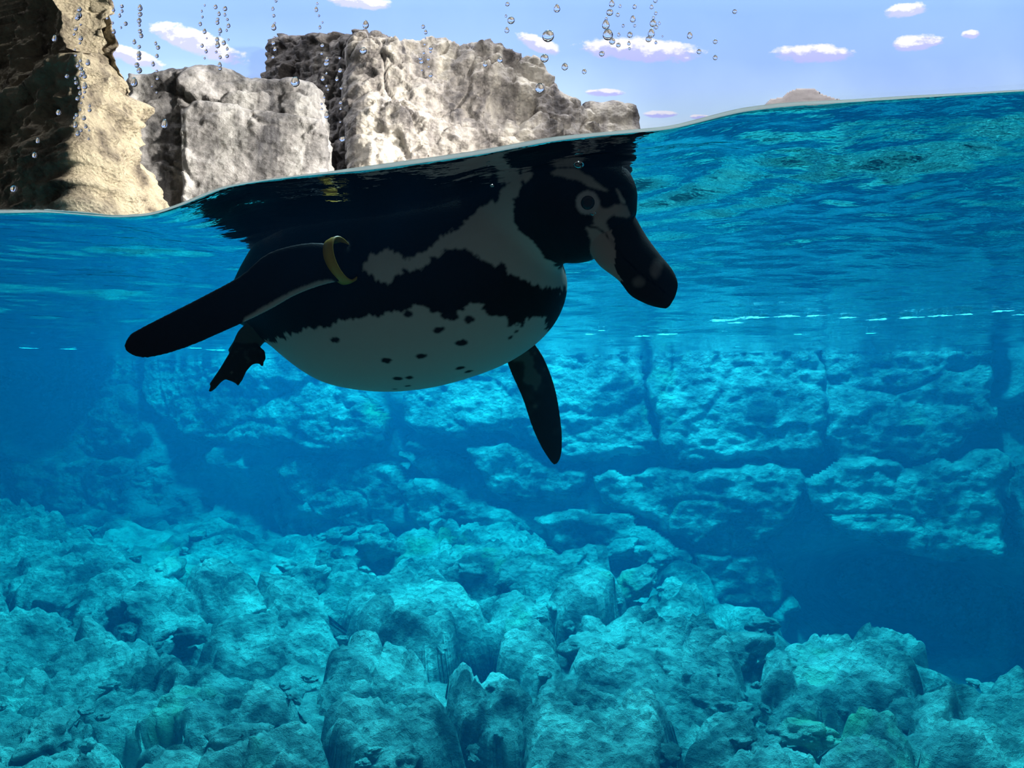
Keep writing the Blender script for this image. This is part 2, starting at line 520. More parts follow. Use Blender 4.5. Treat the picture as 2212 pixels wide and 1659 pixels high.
# ------------------------------------------------------------------ pool rocks: wall
WALL_ROCKS = [
    # outline in the photograph, lift towards the viewer, tilt
    ([(-420, 790), (-200, 780), (0, 800), (150, 795), (262, 790), (268, 850), (262, 905), (285, 965), (200, 972), (100, 978), (-60, 945), (-400, 960)], -0.18, (0.0, 0.05)),
    ([(-60, 1000), (60, 985), (110, 1000), (230, 990), (300, 1000), (335, 1060), (400, 1115), (480, 1165), (550, 1200), (555, 1240), (420, 1238), (320, 1215), (190, 1180), (120, 1110), (60, 1090), (-60, 1120)], -0.22, (-0.1, 0.1)),
    ([(290, 770), (450, 768), (600, 768), (700, 790), (770, 850), (815, 898), (822, 930), (795, 968), (740, 982), (650, 975), (590, 955), (520, 962), (440, 955), (385, 945), (335, 905), (288, 860)], 0.0, (0.05, 0.08)),
    ([(560, 1010), (600, 985), (690, 990), (770, 1000), (835, 1010), (858, 1060), (845, 1110), (770, 1148), (700, 1140), (640, 1100)], -0.10, (0, 0.15)),
    ([(862, 868), (920, 770), (1130, 768), (1378, 768), (1392, 880), (1405, 950), (1400, 985), (1340, 985), (1290, 1000), (1215, 995), (1150, 955), (1085, 928), (1010, 945), (905, 940), (872, 905)], 0.03, (0, 0.05)),
    ([(1000, 958), (1080, 948), (1140, 965), (1190, 1008), (1268, 1018), (1272, 1060), (1200, 1088), (1120, 1098), (1040, 1072), (1005, 1020)], -0.03, (0.05, 0.2)),
    ([(1404, 768), (1560, 766), (1755, 766), (1775, 850), (1768, 905), (1790, 960), (1772, 985), (1700, 992), (1560, 998), (1450, 1005), (1424, 945), (1408, 870)], 0.05, (0, 0.05)),
    ([(1290, 1030), (1420, 1012), (1600, 1008), (1735, 1005), (1742, 1060), (1735, 1100), (1715, 1140), (1640, 1188), (1560, 1212), (1500, 1190), (1450, 1150), (1390, 1130), (1300, 1090)], 0.02, (0, 0.12)),
    ([(1150, 1120), (1260, 1110), (1350, 1125), (1440, 1165), (1500, 1210), (1480, 1250), (1400, 1260), (1300, 1235), (1200, 1190)], 0.10, (0, 0.3)),
    ([(1788, 764), (1950, 758), (2150, 750), (2178, 800), (2160, 880), (2168, 930), (2100, 948), (2010, 985), (1900, 1003), (1832, 985), (1800, 940), (1787, 860)], -0.05, (-0.05, 0.05)),
    ([(1748, 1040), (1800, 1005), (1870, 1002), (1960, 1018), (2080, 988), (2160, 982), (2188, 1030), (2172, 1100), (2182, 1180), (2080, 1212), (1950, 1192), (1850, 1168), (1790, 1130), (1752, 1090)], 0.08, (0, 0.15)),
    ([(2195, 770), (2330, 740), (2600, 730), (2620, 950), (2400, 960), (2215, 975), (2190, 900)], -0.35, (0, 0)),
    ([(2205, 1000), (2300, 970), (2600, 980), (2600, 1260), (2350, 1240), (2212, 1200), (2200, 1100)], -0.10, (0, 0.1)),
    ([(1490, 1195), (1600, 1205), (1655, 1195), (1695, 1270), (1688, 1325), (1610, 1358), (1545, 1325), (1505, 1262)], -0.05, (0, 0)),
    ([(1640, 1340), (1700, 1310), (1735, 1330), (1705, 1365), (1650, 1370)], -0.05, (0, 0)),
    ([(850, 1045), (930, 1040), (1010, 1080), (1100, 1110), (1150, 1150), (1090, 1170), (980, 1150), (880, 1140)], -0.02, (0, 0.3)),
    ([(830, 980), (900, 960), (960, 985), (985, 1030), (930, 1035), (860, 1020)], -0.25, (0, 0.1)),
    ([(400, 975), (470, 965), (500, 990), (470, 1020), (420, 1015)], -0.28, (0, 0.1)),
    ([(1160, 1190), (1290, 1240), (1400, 1265), (1480, 1262), (1500, 1300), (1420, 1330), (1300, 1300), (1180, 1240)], 0.12, (0, 0.3)),
    ([(560, 1050), (630, 1110), (690, 1150), (640, 1185), (560, 1160), (520, 1110)], -0.30, (0, 0.1)),
    ([(-500, 1130), (-300, 1110), (-60, 1130), (-40, 1200), (-300, 1260), (-520, 1240)], 0.0, (0, 0.1)),
]
for i, (poly, lift, tilt) in enumerate(WALL_ROCKS):
    poly = [(x, 690 if y < 802 else y) for x, y in poly]
    mx_, my_ = np.mean(poly, axis=0)
    poly = [(mx_ + (x - mx_) * 1.035, my_ + (y - my_) * 1.05) for x, y in poly]
    place_rock('rock', WALL, poly, M_UW, res=0.013, thick=0.6, rnd=0.075, amp=0.052, seed=100 + i if i else 181, lift=lift, tilt=tilt,
               parent=wall_pool, drop=0.20, nscale=2.8, warp=0.045, dens=5.0, facet=0.8)

# ------------------------------------------------------------------ pool rocks: floor
FLOOR_ROCKS = [
    ([(850, 1185), (930, 1160), (1010, 1152), (1120, 1158), (1230, 1190), (1312, 1225), (1240, 1245), (1100, 1268), (960, 1262), (860, 1238)], 0.12, (0, 0.02)),
    ([(1215, 1285), (1290, 1255), (1360, 1290), (1318, 1330), (1260, 1358), (1190, 1340)], 0.10, (0.1, 0)),
    ([(-120, 1120), (0, 1135), (120, 1155), (230, 1212), (340, 1238), (430, 1258), (560, 1272), (690, 1290), (735, 1350), (690, 1412), (560, 1440), (400, 1420), (220, 1345), (110, 1318), (-120, 1262)], 0.14, (-0.05, 0.05)),
    ([(-160, 1290), (90, 1328), (225, 1372), (400, 1438), (555, 1462), (640, 1500), (625, 1552), (480, 1590), (300, 1548), (110, 1490), (-160, 1470)], 0.10, (-0.02, 0.05)),
    ([(-220, 1490), (110, 1512), (255, 1570), (275, 1710), (-220, 1720)], 0.08, (0, 0)),
    ([(715, 1445), (800, 1405), (880, 1425), (955, 1490), (975, 1590), (900, 1655), (770, 1640), (705, 1560), (690, 1485)], 0.16, (0, 0)),
    ([(965, 1475), (1070, 1448), (1128, 1495), (1138, 1560), (1060, 1600), (992, 1560)], 0.13, (0, 0)),
    ([(1225, 1385), (1400, 1335), (1540, 1342), (1618, 1415), (1600, 1478), (1500, 1515), (1350, 1512), (1245, 1465)], 0.12, (0, 0.03)),
    ([(1125, 1540), (1245, 1495), (1380, 1532), (1465, 1560), (1445, 1640), (1300, 1700), (1140, 1670)], 0.14, (0, 0)),
    ([(295, 1605), (480, 1612), (640, 1575), (700, 1605), (745, 1700), (500, 1740), (280, 1720)], 0.08, (0, 0)),
    ([(1490, 1545), (1640, 1505), (1705, 1600), (1780, 1650), (1700, 1730), (1480, 1720)], 0.06, (0, 0)),
    ([(760, 1285), (870, 1252), (1020, 1268), (1028, 1325), (960, 1395), (900, 1412), (825, 1385), (752, 1365)], 0.12, (0, 0)),
    ([(1655, 1430), (1780, 1395), (1870, 1410), (1890, 1500), (1800, 1545), (1700, 1575), (1655, 1510)], 0.10, (0, 0)),
    ([(1800, 1420), (1850, 1388), (1955, 1400), (1992, 1470), (1985, 1530), (1890, 1550), (1820, 1530)], 0.16, (0, 0)),
    ([(1990, 1500), (2100, 1482), (2280, 1500), (2400, 1700), (1990, 1680), (1965, 1580)], 0.10, (0, 0)),
    ([(1780, 1590), (1890, 1570), (1960, 1600), (1975, 1720), (1800, 1720)], 0.07, (0, 0)),
    ([(1120, 1365), (1170, 1355), (1215, 1390), (1220, 1440), (1150, 1450), (1085, 1430)], 0.05, (0, 0)),
    ([(1380, 1270), (1470, 1260), (1540, 1300), (1500, 1335), (1400, 1325)], 0.06, (0, 0)),
    ([(1040, 1285), (1110, 1275), (1170, 1290), (1175, 1335), (1100, 1345), (1045, 1325)], 0.08, (0, 0)),
    ([(560, 1255), (640, 1225), (760, 1222), (830, 1240), (770, 1272), (680, 1285), (600, 1275)], 0.10, (0, 0.02)),
]
for i, (poly, lift, tilt) in enumerate(FLOOR_ROCKS):
    place_rock('rock', FLOOR, poly, M_UW, res=0.010, thick=0.45, rnd=0.12, amp=0.075, seed=300 + i, lift=lift * 0.6, tilt=tilt,
               parent=floor, drop=0.14, facet=1.15, flare=-0.35, nscale=3.4, warp=0.05, dens=14.0)


def pebble(seed, stretch):
    b_ = bmesh.new()
    bmesh.ops.create_icosphere(b_, subdivisions=4, radius=1)
    V = np.array([v.co[:] for v in b_.verts])
    r = 1 + 0.34 * fbm(V * 1.3 + seed * 3.1, 2, seed) + 0.14 * ridged(V * 2.3 + seed, 3, seed + 2) + 0.05 * fbm(V * 8, 2, seed)
    V = V * r[:, None] * np.array(stretch)
    for v, c in zip(b_.verts, V):
        v.co = c
    m_ = bpy.data.meshes.new('stone')
    b_.to_mesh(m_)
    b_.free()
    m_.polygons.foreach_set('use_smooth', np.ones(len(m_.polygons), dtype=bool))
    m_.materials.append(M_UW)
    return m_


PEB = [pebble(s, st) for s, st in ((1, (1, 0.8, 0.5)), (2, (1.1, 0.7, 0.6)), (3, (0.9, 0.9, 0.45)), (4, (1.2, 0.75, 0.55)), (5, (0.8, 1, 0.6)), (6, (1, 1, 0.7)))]
rr = random.Random(11)
n_st = 0
while n_st < 260:
    y = 1.9 + 3.9 * rr.random() ** 1.2
    x = (rr.random() * 2 - 1) * y * 0.78
    px, py = CX + x / y * F, CY + (Z0 - FLOOR_A - FLOOR_B * y) / y * F
    if ((x - 2.35) / 1.3) ** 2 + ((y - 4.9) / 2.1) ** 2 < 1:
        continue
    if any(abs(px - hx_) < ha_ * 1.2 and abs(py - hy_) < hb_ * 1.3 for hx_, hy_, ha_, hb_ in HOLES):
        continue
    s_ = (0.022 + 0.10 * rr.random() ** 3) * (0.7 + 0.1 * y)
    o = obj('stone', PEB[n_st % 6], None, floor, smooth=False)
    o.location = (x, y, FLOOR_A + FLOOR_B * y - 0.03 + 0.06 * rr.random())
    o.rotation_euler = (rr.uniform(-0.5, 0.5), rr.uniform(-0.5, 0.5), rr.uniform(0, 6.28))
    o.scale = (s_, s_, s_)
    n_st += 1

# rocky bank behind the pool wall that carries the cliffs
gx, gy = np.meshgrid(np.linspace(-9, 9, 160), np.linspace(0, 5.2, 60), indexing='ij')
bx_, by_ = gx.ravel(), gy.ravel()
wl_ = 5.65 - 0.311 * (bx_ + 0.25) + 0.55
yb_ = np.minimum(wl_ + by_ * 1.2, 11.99)
P = np.stack([bx_, yb_, np.zeros(bx_.size)], 1)
zb_ = np.where(by_ < 0.02, Z0 - 0.2, Z0 + 0.50 + 0.10 * fbm(P * 1.5, 3, 77))
idx = np.arange(gx.size).reshape(gx.shape)
quads = np.stack([idx[:-1, :-1].ravel(), idx[1:, :-1].ravel(), idx[1:, 1:].ravel(), idx[:-1, 1:].ravel()], 1)
obj('ground_bank', mesh_np('ground_bank', np.stack([bx_, yb_, zb_], 1), quads), M_DARK, kind='structure')

# ------------------------------------------------------------------ rocks above the water
CL1 = Plane((-2.8, 8.95, 2.0), (1.0, 0.10, 0.0), (0.0, 0.12, 1.0))
CL2 = Plane((-0.2, 9.75, 2.0), (1.0, 0.25, 0.0), (0.0, 0.16, 1.0))
CL3 = Plane((1.0, 10.3, 2.0), (1.0, 0.2, 0.0), (0.0, 0.1, 1.0))
big = [(742, 700), (745, 300), (742, 140), (748, 64), (770, 48), (800, 32), (850, 34), (875, 55), (915, 62),
       (940, 46), (975, 36), (1000, 52), (1040, 55), (1065, 62), (1095, 82), (1140, 84), (1185, 112), (1210, 150), (1232, 180), (1262, 196), (1300, 215),
       (1330, 300), (1340, 700)]
cliff = bpy.data.objects.new('cliff', None)
COL.objects.link(cliff)
cliff['label'] = 'tall pale cliff with light vertical streaks and a dark shaded buttress behind the pool'
cliff['category'] = 'cliff'
place_rock('cliff_face', CL2, big, M_CLIFF, parent=cliff, res=0.02, thick=0.9, rnd=0.35, amp=0.16, seed=501, drop=0.5, nscale=1.3, warp=0.04, crack=0.6)
CLB = Plane((-2.4, 10.0, 2.0), (1.0, -0.75, 0.0), (0.0, 0.12, 1.0))
but = [(550, 700), (556, 300), (558, 140), (563, 88), (575, 72), (640, 62), (720, 62), (775, 50), (790, 200), (790, 700)]
place_rock('buttress', CLB, but, M_DARK, parent=cliff, res=0.02, thick=0.6, rnd=0.2, amp=0.12, seed=541, drop=0.25, nscale=1.4, warp=0.03,
           label='dark brown buttress at the shaded end of the cliff')
blk = [(235, 700), (240, 300), (246, 160), (262, 138), (330, 134), (400, 128), (450, 122), (500, 130), (540, 145), (620, 150), (672, 156), (694, 180), (705, 230), (712, 270), (714, 700)]
rock_block = bpy.data.objects.new('rock_block', None)
COL.objects.link(rock_block)
rock_block['label'] = 'low grey rock block between the dark pillar and the pale cliff'
rock_block['category'] = 'rock'
place_rock('block', CL1, blk, M_GREY, parent=rock_block, res=0.02, thick=0.5, rnd=0.22, amp=0.07, seed=515, drop=0.3, nscale=1.6, warp=0.03, crack=0.9)
face = [(395, 700), (398, 330), (392, 232), (420, 222), (500, 228), (560, 240), (640, 250), (698, 262), (712, 300), (712, 700)]
place_rock('slab', CL1, face, M_GREY, parent=rock_block, res=0.02, thick=0.25, rnd=0.10, amp=0.045, seed=523, lift=0.14, drop=0.12, nscale=1.6, warp=0.025, crack=0.8,
           label='flat light grey slab on the front of the block')
led = [(1240, 700), (1245, 300), (1268, 206), (1310, 204), (1365, 208), (1383, 216), (1391, 240), (1397, 300), (1400, 700)]
place_rock('ledge', CL3, led, M_CLIFF, parent=cliff, res=0.025, thick=0.6, rnd=0.2, amp=0.06, seed=531, drop=0.25, nscale=1.6, warp=0.03,
           label='small low ledge at the foot of the cliff')


def pillar():
    """craggy column: front face turned away from the lamps, right flank lit"""
    nu, nv = 260, 260
    us = np.linspace(0, 1, nu)
    zs = np.linspace(Z0 + 0.30, Z0 + 4.9, nv)
    foot = [(-6.9, 8.8), (-5.2, 7.5), (-3.50, 6.25), (-3.50, 6.9), (-3.58, 7.5), (-3.8, 8.4)]
    foot = np.array(foot, float) * 1.08
    foot[-1] = (-4.6, 8.3)
    foot[0] = (-7.2, 8.5)
    seg = np.hypot(*(foot[1:] - foot[:-1]).T)
    cum = np.concatenate([[0], np.cumsum(seg)]) / seg.sum()
    fx, fy = np.interp(us, cum, foot[:, 0]), np.interp(us, cum, foot[:, 1])
    t = np.gradient(np.stack([fx, fy], 1), axis=0)
    for _ in range(12):
        t[1:-1] = (t[:-2] + t[1:-1] * 2 + t[2:]) / 4
    nrm = np.stack([t[:, 1], -t[:, 0]], 1)
    nrm /= np.linalg.norm(nrm, axis=1)[:, None]
    UU, ZZ = np.meshgrid(np.arange(nu), zs, indexing='ij')
    ui = UU.ravel()
    z = ZZ.ravel()
    X, Y = fx[ui], fy[ui]
    P_ = np.stack([X, Y, z], 1)
    # right edge profile with height: narrow on top, ledges further down
    prof = np.interp(z - Z0, [0.3, 1.5, 2.0, 2.35, 2.7, 2.9, 3.0, 3.3, 3.8, 4.9], [0.30, 0.26, 0.22, 0.12, 0.02, 0.06, -0.16, -0.20, -0.30, -0.45])
    disp = prof + 0.10 * fbm(P_ * 0.9, 3, 61) + 0.09 * (ridged(P_ * np.array([1.6, 1.6, 3.0]), 4, 66) - 1) + 0.035 * fbm(P_ * np.array([7, 7, 12]), 3, 71)
    X = X + nrm[ui, 0] * disp
    Y = Y + nrm[ui, 1] * disp
    V = np.stack([X, Y, z], 1)
    i_ = np.arange(nu * nv).reshape(nu, nv)
    q = np.stack([i_[:-1, :-1].ravel(), i_[1:, :-1].ravel(), i_[1:, 1:].ravel(), i_[:-1, 1:].ravel()], 1)
    # cap the top, close the back
    n0 = len(V)
    V = np.concatenate([V, [[-5.3, 8.1, zs[-1] + 0.1], [-5.3, 8.1, zs[0]]]])
    tri = [(i_[a, nv - 1], i_[a + 1, nv - 1], n0) for a in range(nu - 1)]
    back = [(i_[0, b], i_[0, b + 1], i_[nu - 1, b + 1], i_[nu - 1, b]) for b in range(nv - 1)]
    return mesh_np('rock_pillar', V, np.concatenate([q, np.array(back)]), np.array(tri))


obj('rock_pillar', pillar(), M_PILLAR, label='tall dark craggy rock pillar with a sunlit tan flank', cat='rock')

# distant island painted on the mural, in shallow relief
isl = [(1300, 1100), (1400, 420), (1500, 300), (1560, 270), (1575, 262), (1612, 240), (1648, 226), (1662, 214), (1688, 208), (1700, 198), (1722, 190), (1742, 188), (1762, 191), (1775, 199), (1792, 203), (1806, 212), (1850, 222), (1900, 232), (2000, 246), (2200, 270), (2500, 300), (2600, 1100)]
MP = Plane((0, MURAL_Y - 0.02, Z0 + 3), (1, 0, 0), (0, 0, 1))
M_ISL = rock_material('painted_island', [(0.3, (0.36, 0.32, 0.33)), (0.7, (0.50, 0.46, 0.45))], bump=0.1)
place_rock('painted_island', MP, isl, M_ISL, res=0.02, thick=0.03, rnd=0.1, amp=0.01, seed=560, drop=0.01, nscale=2, warp=0.02, parent=wall_back,
           label='painted mauve grey island on the sky mural')

# ------------------------------------------------------------------ water surface
GA, GB = (1 / 0.80 + 1 / 0.68) / 2, (1 / 0.68 - 1 / 0.80) / 2212      # 1/depth of the glass, linear in pixel x
# glass plane in x,y:  1/d = GA + GB*(px-CX)  ->  1 = GA*y + GB*F*x


def glass_y(x):
    return (1 - GB * F * x) / GA


EDGE_PX = [-500, 0, 100, 250, 330, 400, 480, 550, 640, 800, 950, 1050, 1150, 1200, 1300, 1450, 1600, 1700, 1900, 2212, 2700]
EDGE_PY = [462, 460, 458, 470, 465, 440, 406, 393, 381, 366, 346, 331, 312, 303, 292, 279, 241, 229, 216, 196, 185]
exs, ezs = [], []
for a_, b_ in zip(EDGE_PX, EDGE_PY):
    d_ = 1 / (GA + GB * (a_ - CX))
    p_ = U(a_, b_, d_)
    exs.append(p_[0])
    ezs.append(p_[2])
exs, ezs = np.array(exs), np.array(ezs)
fine = np.linspace(exs[0], exs[-1], 400)
fz = np.interp(fine, exs, ezs)
for _ in range(14):
    fz[1:-1] = (fz[:-2] + 2 * fz[1:-1] + fz[2:]) / 4
H_FAR = Z0 + 0.205


def surf_z(x, y, meniscus=True):
    e = np.interp(x, fine, fz)
    dy = np.maximum(0, y - glass_y(x))
    w = np.exp(-(dy / 0.42) ** 1.3)
    z = H_FAR + (e - H_FAR) * w
    z = z + 0.022 * np.exp(-(((x - 0.10) / 0.16) ** 2 + ((y - 0.92) / 0.18) ** 2)) * (1 - np.exp(-dy / 0.05))
    P_ = np.stack([x, y, np.zeros_like(x)], 1)
    rip = np.minimum(1, dy / 0.08)
    q = P_ * np.array([1.0, 1.0, 1.0])
    wv = 0.0075 * fbm(q * np.array([2.2, 3.2, 1]), 2, 201) + 0.0028 * fbm(q * np.array([7, 10, 1]), 2, 211) + 0.0012 * fbm(q * np.array([20, 30, 1]), 2, 221)
    # ring waves leaving the penguin's head
    rr_ = np.hypot(x - 0.14, y - 0.90)
    wv = wv + 0.0028 * np.sin(rr_ * 75) * np.exp(-rr_ * 3.2)
    z = z + wv * rip
    if meniscus:
        z = z + 0.006 * np.exp(-dy / 0.0030)
    return z


nu, nv = 560, 420
ang = np.linspace(-1.25, 1.25, nu)
tv = np.concatenate([[0, 0.0012, 0.0026, 0.0045, 0.008, 0.013], 0.02 + (np.linspace(0, 1, nv - 6) ** 2.3) * 7.6])
Vs = np.zeros((nu, nv, 3))
for j, t_ in enumerate(tv):
    # fan of rays: column i follows x = ang * y
    y0 = 1 / (GA + GB * F * ang)
    yy = y0 + t_
    Vs[:, j, 0] = ang * yy
    Vs[:, j, 1] = yy
flat = Vs.reshape(-1, 3)
flat[:, 2] = surf_z(flat[:, 0], flat[:, 1])
i_ = np.arange(nu * nv).reshape(nu, nv)
q = np.stack([i_[:-1, :-1].ravel(), i_[1:, :-1].ravel(), i_[1:, 1:].ravel(), i_[:-1, 1:].ravel()], 1)

m, nt, out = mat('water_surface')
fr = N(nt, 'ShaderNodeFresnel', IOR=1.33)
g_ = N(nt, 'ShaderNodeNewGeometry')
mp = N(nt, 'ShaderNodeMapping')
mp.inputs['Scale'].default_value = (1, 1.6, 1)
nt.links.new(g_.outputs['Position'], mp.inputs[0])
n1 = N(nt, 'ShaderNodeTexNoise', Scale=30.0, Detail=3.0, Roughness=0.55)
nt.links.new(mp.outputs[0], n1.inputs['Vector'])
bp = N(nt, 'ShaderNodeBump', Strength=0.25, Distance=0.006)
nt.links.new(n1.outputs[0], bp.inputs['Height'])
gl = N(nt, 'ShaderNodeBsdfGlossy', Roughness=0.02, Color=(0.96, 0.98, 1, 1))
tr = N(nt, 'ShaderNodeBsdfTransparent', Color=(1, 1, 1, 1))
mx = N(nt, 'ShaderNodeMixShader')
nt.links.new(bp.outputs[0], fr.inputs['Normal'])
nt.links.new(bp.outputs[0], gl.inputs['Normal'])
nt.links.new(fr.outputs[0], mx.inputs[0])
nt.links.new(tr.outputs[0], mx.inputs[1])
nt.links.new(gl.outputs[0], mx.inputs[2])
nt.links.new(mx.outputs[0], out.inputs[0])
me = mesh_np('water_surface', flat, q)
if me.polygons[0].normal.z < 0:
    me.flip_normals()
water = obj('water_surface', me, m, kind='structure')

# meniscus: a pale tube coloured to stand in for light refracted at the waterline
m, nt, out = mat('waterline_light')
tl = N(nt, 'ShaderNodeBsdfTranslucent', Color=(0.97, 0.92, 0.84, 1))
df = N(nt, 'ShaderNodeBsdfDiffuse', Color=(0.95, 0.90, 0.82, 1))
tp = N(nt, 'ShaderNodeBsdfTransparent', Color=(1, 1, 1, 1))
m1 = N(nt, 'ShaderNodeMixShader', Fac=0.7)
m2 = N(nt, 'ShaderNodeMixShader', Fac=0.8)
nt.links.new(df.outputs[0], m1.inputs[1])
nt.links.new(tl.outputs[0], m1.inputs[2])
nt.links.new(tp.outputs[0], m2.inputs[1])
nt.links.new(m1.outputs[0], m2.inputs[2])
nt.links.new(m2.outputs[0], out.inputs[0])
xs_ = np.linspace(exs[0], exs[-1], 700)
zt = surf_z(xs_, glass_y(xs_) + 1e-5, False) + 0.0004
thk = 0.0018 * (0.8 + 0.5 * noise3(np.stack([xs_ * 9, xs_ * 0, xs_ * 0], 1), 5))
Vm, Fm = [], []
nr_ = 10
for a_, (x_, z_, t_) in enumerate(zip(xs_, zt, thk)):
    for j in range(nr_):
        w = 2 * math.pi * j / nr_
        Vm.append((x_, glass_y(x_) + 0.0014 + 0.0012 * math.cos(w), z_ + t_ * 0.8 + t_ * math.sin(w)))
for a_ in range(len(xs_) - 1):
    for j in range(nr_):
        j2 = (j + 1) % nr_
        Fm.append((a_ * nr_ + j, a_ * nr_ + j2, (a_ + 1) * nr_ + j2, (a_ + 1) * nr_ + j))
obj('waterline_light', mesh_np('waterline_light', Vm, Fm), m, water)

# body of water: tinted haze filling the pool
low = flat.copy()
low[:, 2] -= 0.0015
rim = np.concatenate([i_[:, 0], i_[-1, 1:], i_[::-1, -1][1:], i_[0, ::-1][1:-1]])
bot = low[rim].copy()
bot[:, 2] = -0.9
n0 = len(low)
nb = len(rim)
side = np.stack([rim, np.roll(rim, -1), n0 + (np.arange(nb) + 1) % nb, n0 + np.arange(nb)], 1)
Vw = np.concatenate([low, bot, [[0.0, 3.0, -0.9]]])
cap = np.stack([n0 + np.arange(nb), n0 + (np.arange(nb) + 1) % nb, np.full(nb, n0 + nb)], 1)
me = mesh_np('pool_water', Vw, np.concatenate([q, side]), cap)
b_ = bmesh.new()
b_.from_mesh(me)
bmesh.ops.recalc_face_normals(b_, faces=b_.faces)
b_.to_mesh(me)
b_.free()
m, nt, out = mat('pool_water')
ab = N(nt, 'ShaderNodeVolumeAbsorption', Density=0.88, Color=(0.02, 0.905, 0.963, 1))
sc = N(nt, 'ShaderNodeVolumeScatter', Density=0.10, Color=(0.01, 0.38, 0.92, 1), Anisotropy=0.2)
ad = N(nt, 'ShaderNodeAddShader')
nt.links.new(ab.outputs[0], ad.inputs[0])
nt.links.new(sc.outputs[0], ad.inputs[1])
nt.links.new(ad.outputs[0], out.inputs['Volume'])
pool_water = obj('pool_water', me, m, kind='structure')

# ------------------------------------------------------------------ viewing window
m, nt, out = mat('clear_acrylic')
tr = N(nt, 'ShaderNodeBsdfTransparent', Color=(1, 1, 1, 1))
nt.links.new(tr.outputs[0], out.inputs[0])
bm = bmesh.new()
gd = np.array([-GB * F, -GA])
gd = gd / np.linalg.norm(gd)                    # towards the visitor
c0, c1 = np.array([-2.6, glass_y(-2.6)]), np.array([2.6, glass_y(2.6)])
vv = []
for off in (0.0012, 0.0412):
    for c in (c0, c1):
        for z in (-0.4, Z0 + 2.2):
            p_ = c + gd * off
            vv.append(bm.verts.new((p_[0], p_[1], z)))
for f_ in ((0, 1, 3, 2), (4, 6, 7, 5), (0, 2, 6, 4), (1, 5, 7, 3), (0, 4, 5, 1), (2, 3, 7, 6)):
    bm.faces.new([vv[i] for i in f_])
bmesh.ops.recalc_face_normals(bm, faces=bm.faces)
me = bpy.data.meshes.new('window_1')
bm.to_mesh(me)
window = obj('window_1', me, m, kind='structure', smooth=False)
# ------------------------------------------------------------------ penguin
PSI = math.radians(15)
E_F = np.array([math.cos(PSI), -math.sin(PSI), 0.0])           # where it heads
E_S = np.array([-math.sin(PSI), -math.cos(PSI), 0.0])          # its right side, towards the window
P_O = U(870, 600, 1.04)


def ring_loft(st, nseg=40, lat_dir=None, expo=2.0, upper=1.0):
    """st: (px, py, depth, (nx, ny) in-image direction, r px, lateral px) -> closed mesh verts, faces"""
    V, Fc = [], []
    cs = [U(s[0], s[1], s[2]) for s in st]
    for k_, s in enumerate(st):
        px, py, d, n, r, lat = s
        c = cs[k_]
        nl = math.hypot(*n)
        a = np.array([n[0] / nl, 0, -n[1] / nl]) * r * d / F
        if lat_dir is None:
            t = cs[min(k_ + 1, len(st) - 1)] - cs[max(k_ - 1, 0)]
            b = np.cross(t, a)
            b = b / np.linalg.norm(b)
        else:
            b = np.asarray(lat_dir)
        b = b * lat * d / F
        for j in range(nseg):
            w = 2 * math.pi * j / nseg
            ca, sa = math.cos(w), math.sin(w)
            ca = math.copysign(abs(ca) ** (2 / expo), ca)
            sa = math.copysign(abs(sa) ** (2 / expo), sa)
            V.append(c + a * ca * (upper if (a * ca)[2] > 0 else 1.0) + b * sa)
    ns = len(st)
    for k_ in range(ns - 1):
        for j in range(nseg):
            j2 = (j + 1) % nseg
            Fc.append((k_ * nseg + j, k_ * nseg + j2, (k_ + 1) * nseg + j2, (k_ + 1) * nseg + j))
    Fc.append(tuple(range(nseg))[::-1])
    Fc.append(tuple((ns - 1) * nseg + j for j in range(nseg)))
    return V, Fc


def resample(st, n):
    """smooth the station list with a Catmull-Rom spline"""
    A = np.array([[s[0], s[1], s[2], s[3][0] / math.hypot(*s[3]), s[3][1] / math.hypot(*s[3]), s[4], s[5]] for s in st], float)
    P_ = np.concatenate([[2 * A[0] - A[1]], A, [2 * A[-1] - A[-2]]])
    out_ = []
    m_ = len(A) - 1
    for t in np.linspace(0, m_ - 1e-6, n):
        k_ = int(t)
        u = t - k_
        p0, p1, p2, p3 = P_[k_], P_[k_ + 1], P_[k_ + 2], P_[k_ + 3]
        v = 0.5 * (2 * p1 + (p2 - p0) * u + (2 * p0 - 5 * p1 + 4 * p2 - p3) * u * u + (3 * p1 - p0 - 3 * p2 + p3) * u ** 3)
        out_.append((v[0], v[1], v[2], (v[3], v[4]), max(v[5], 1.5), max(v[6], 1.5)))
    return out_


def pymesh(name, V, Fc):
    m_ = bpy.data.meshes.new(name)
    m_.from_pydata([tuple(v) for v in V], [], Fc)
    b_ = bmesh.new()
    b_.from_mesh(m_)
    bmesh.ops.recalc_face_normals(b_, faces=b_.faces)
    b_.to_mesh(m_)
    b_.free()
    return m_


def td(px):                       # depth of the body axis
    return 1.12 + (px - 500) / 650 * (0.985 - 1.12)


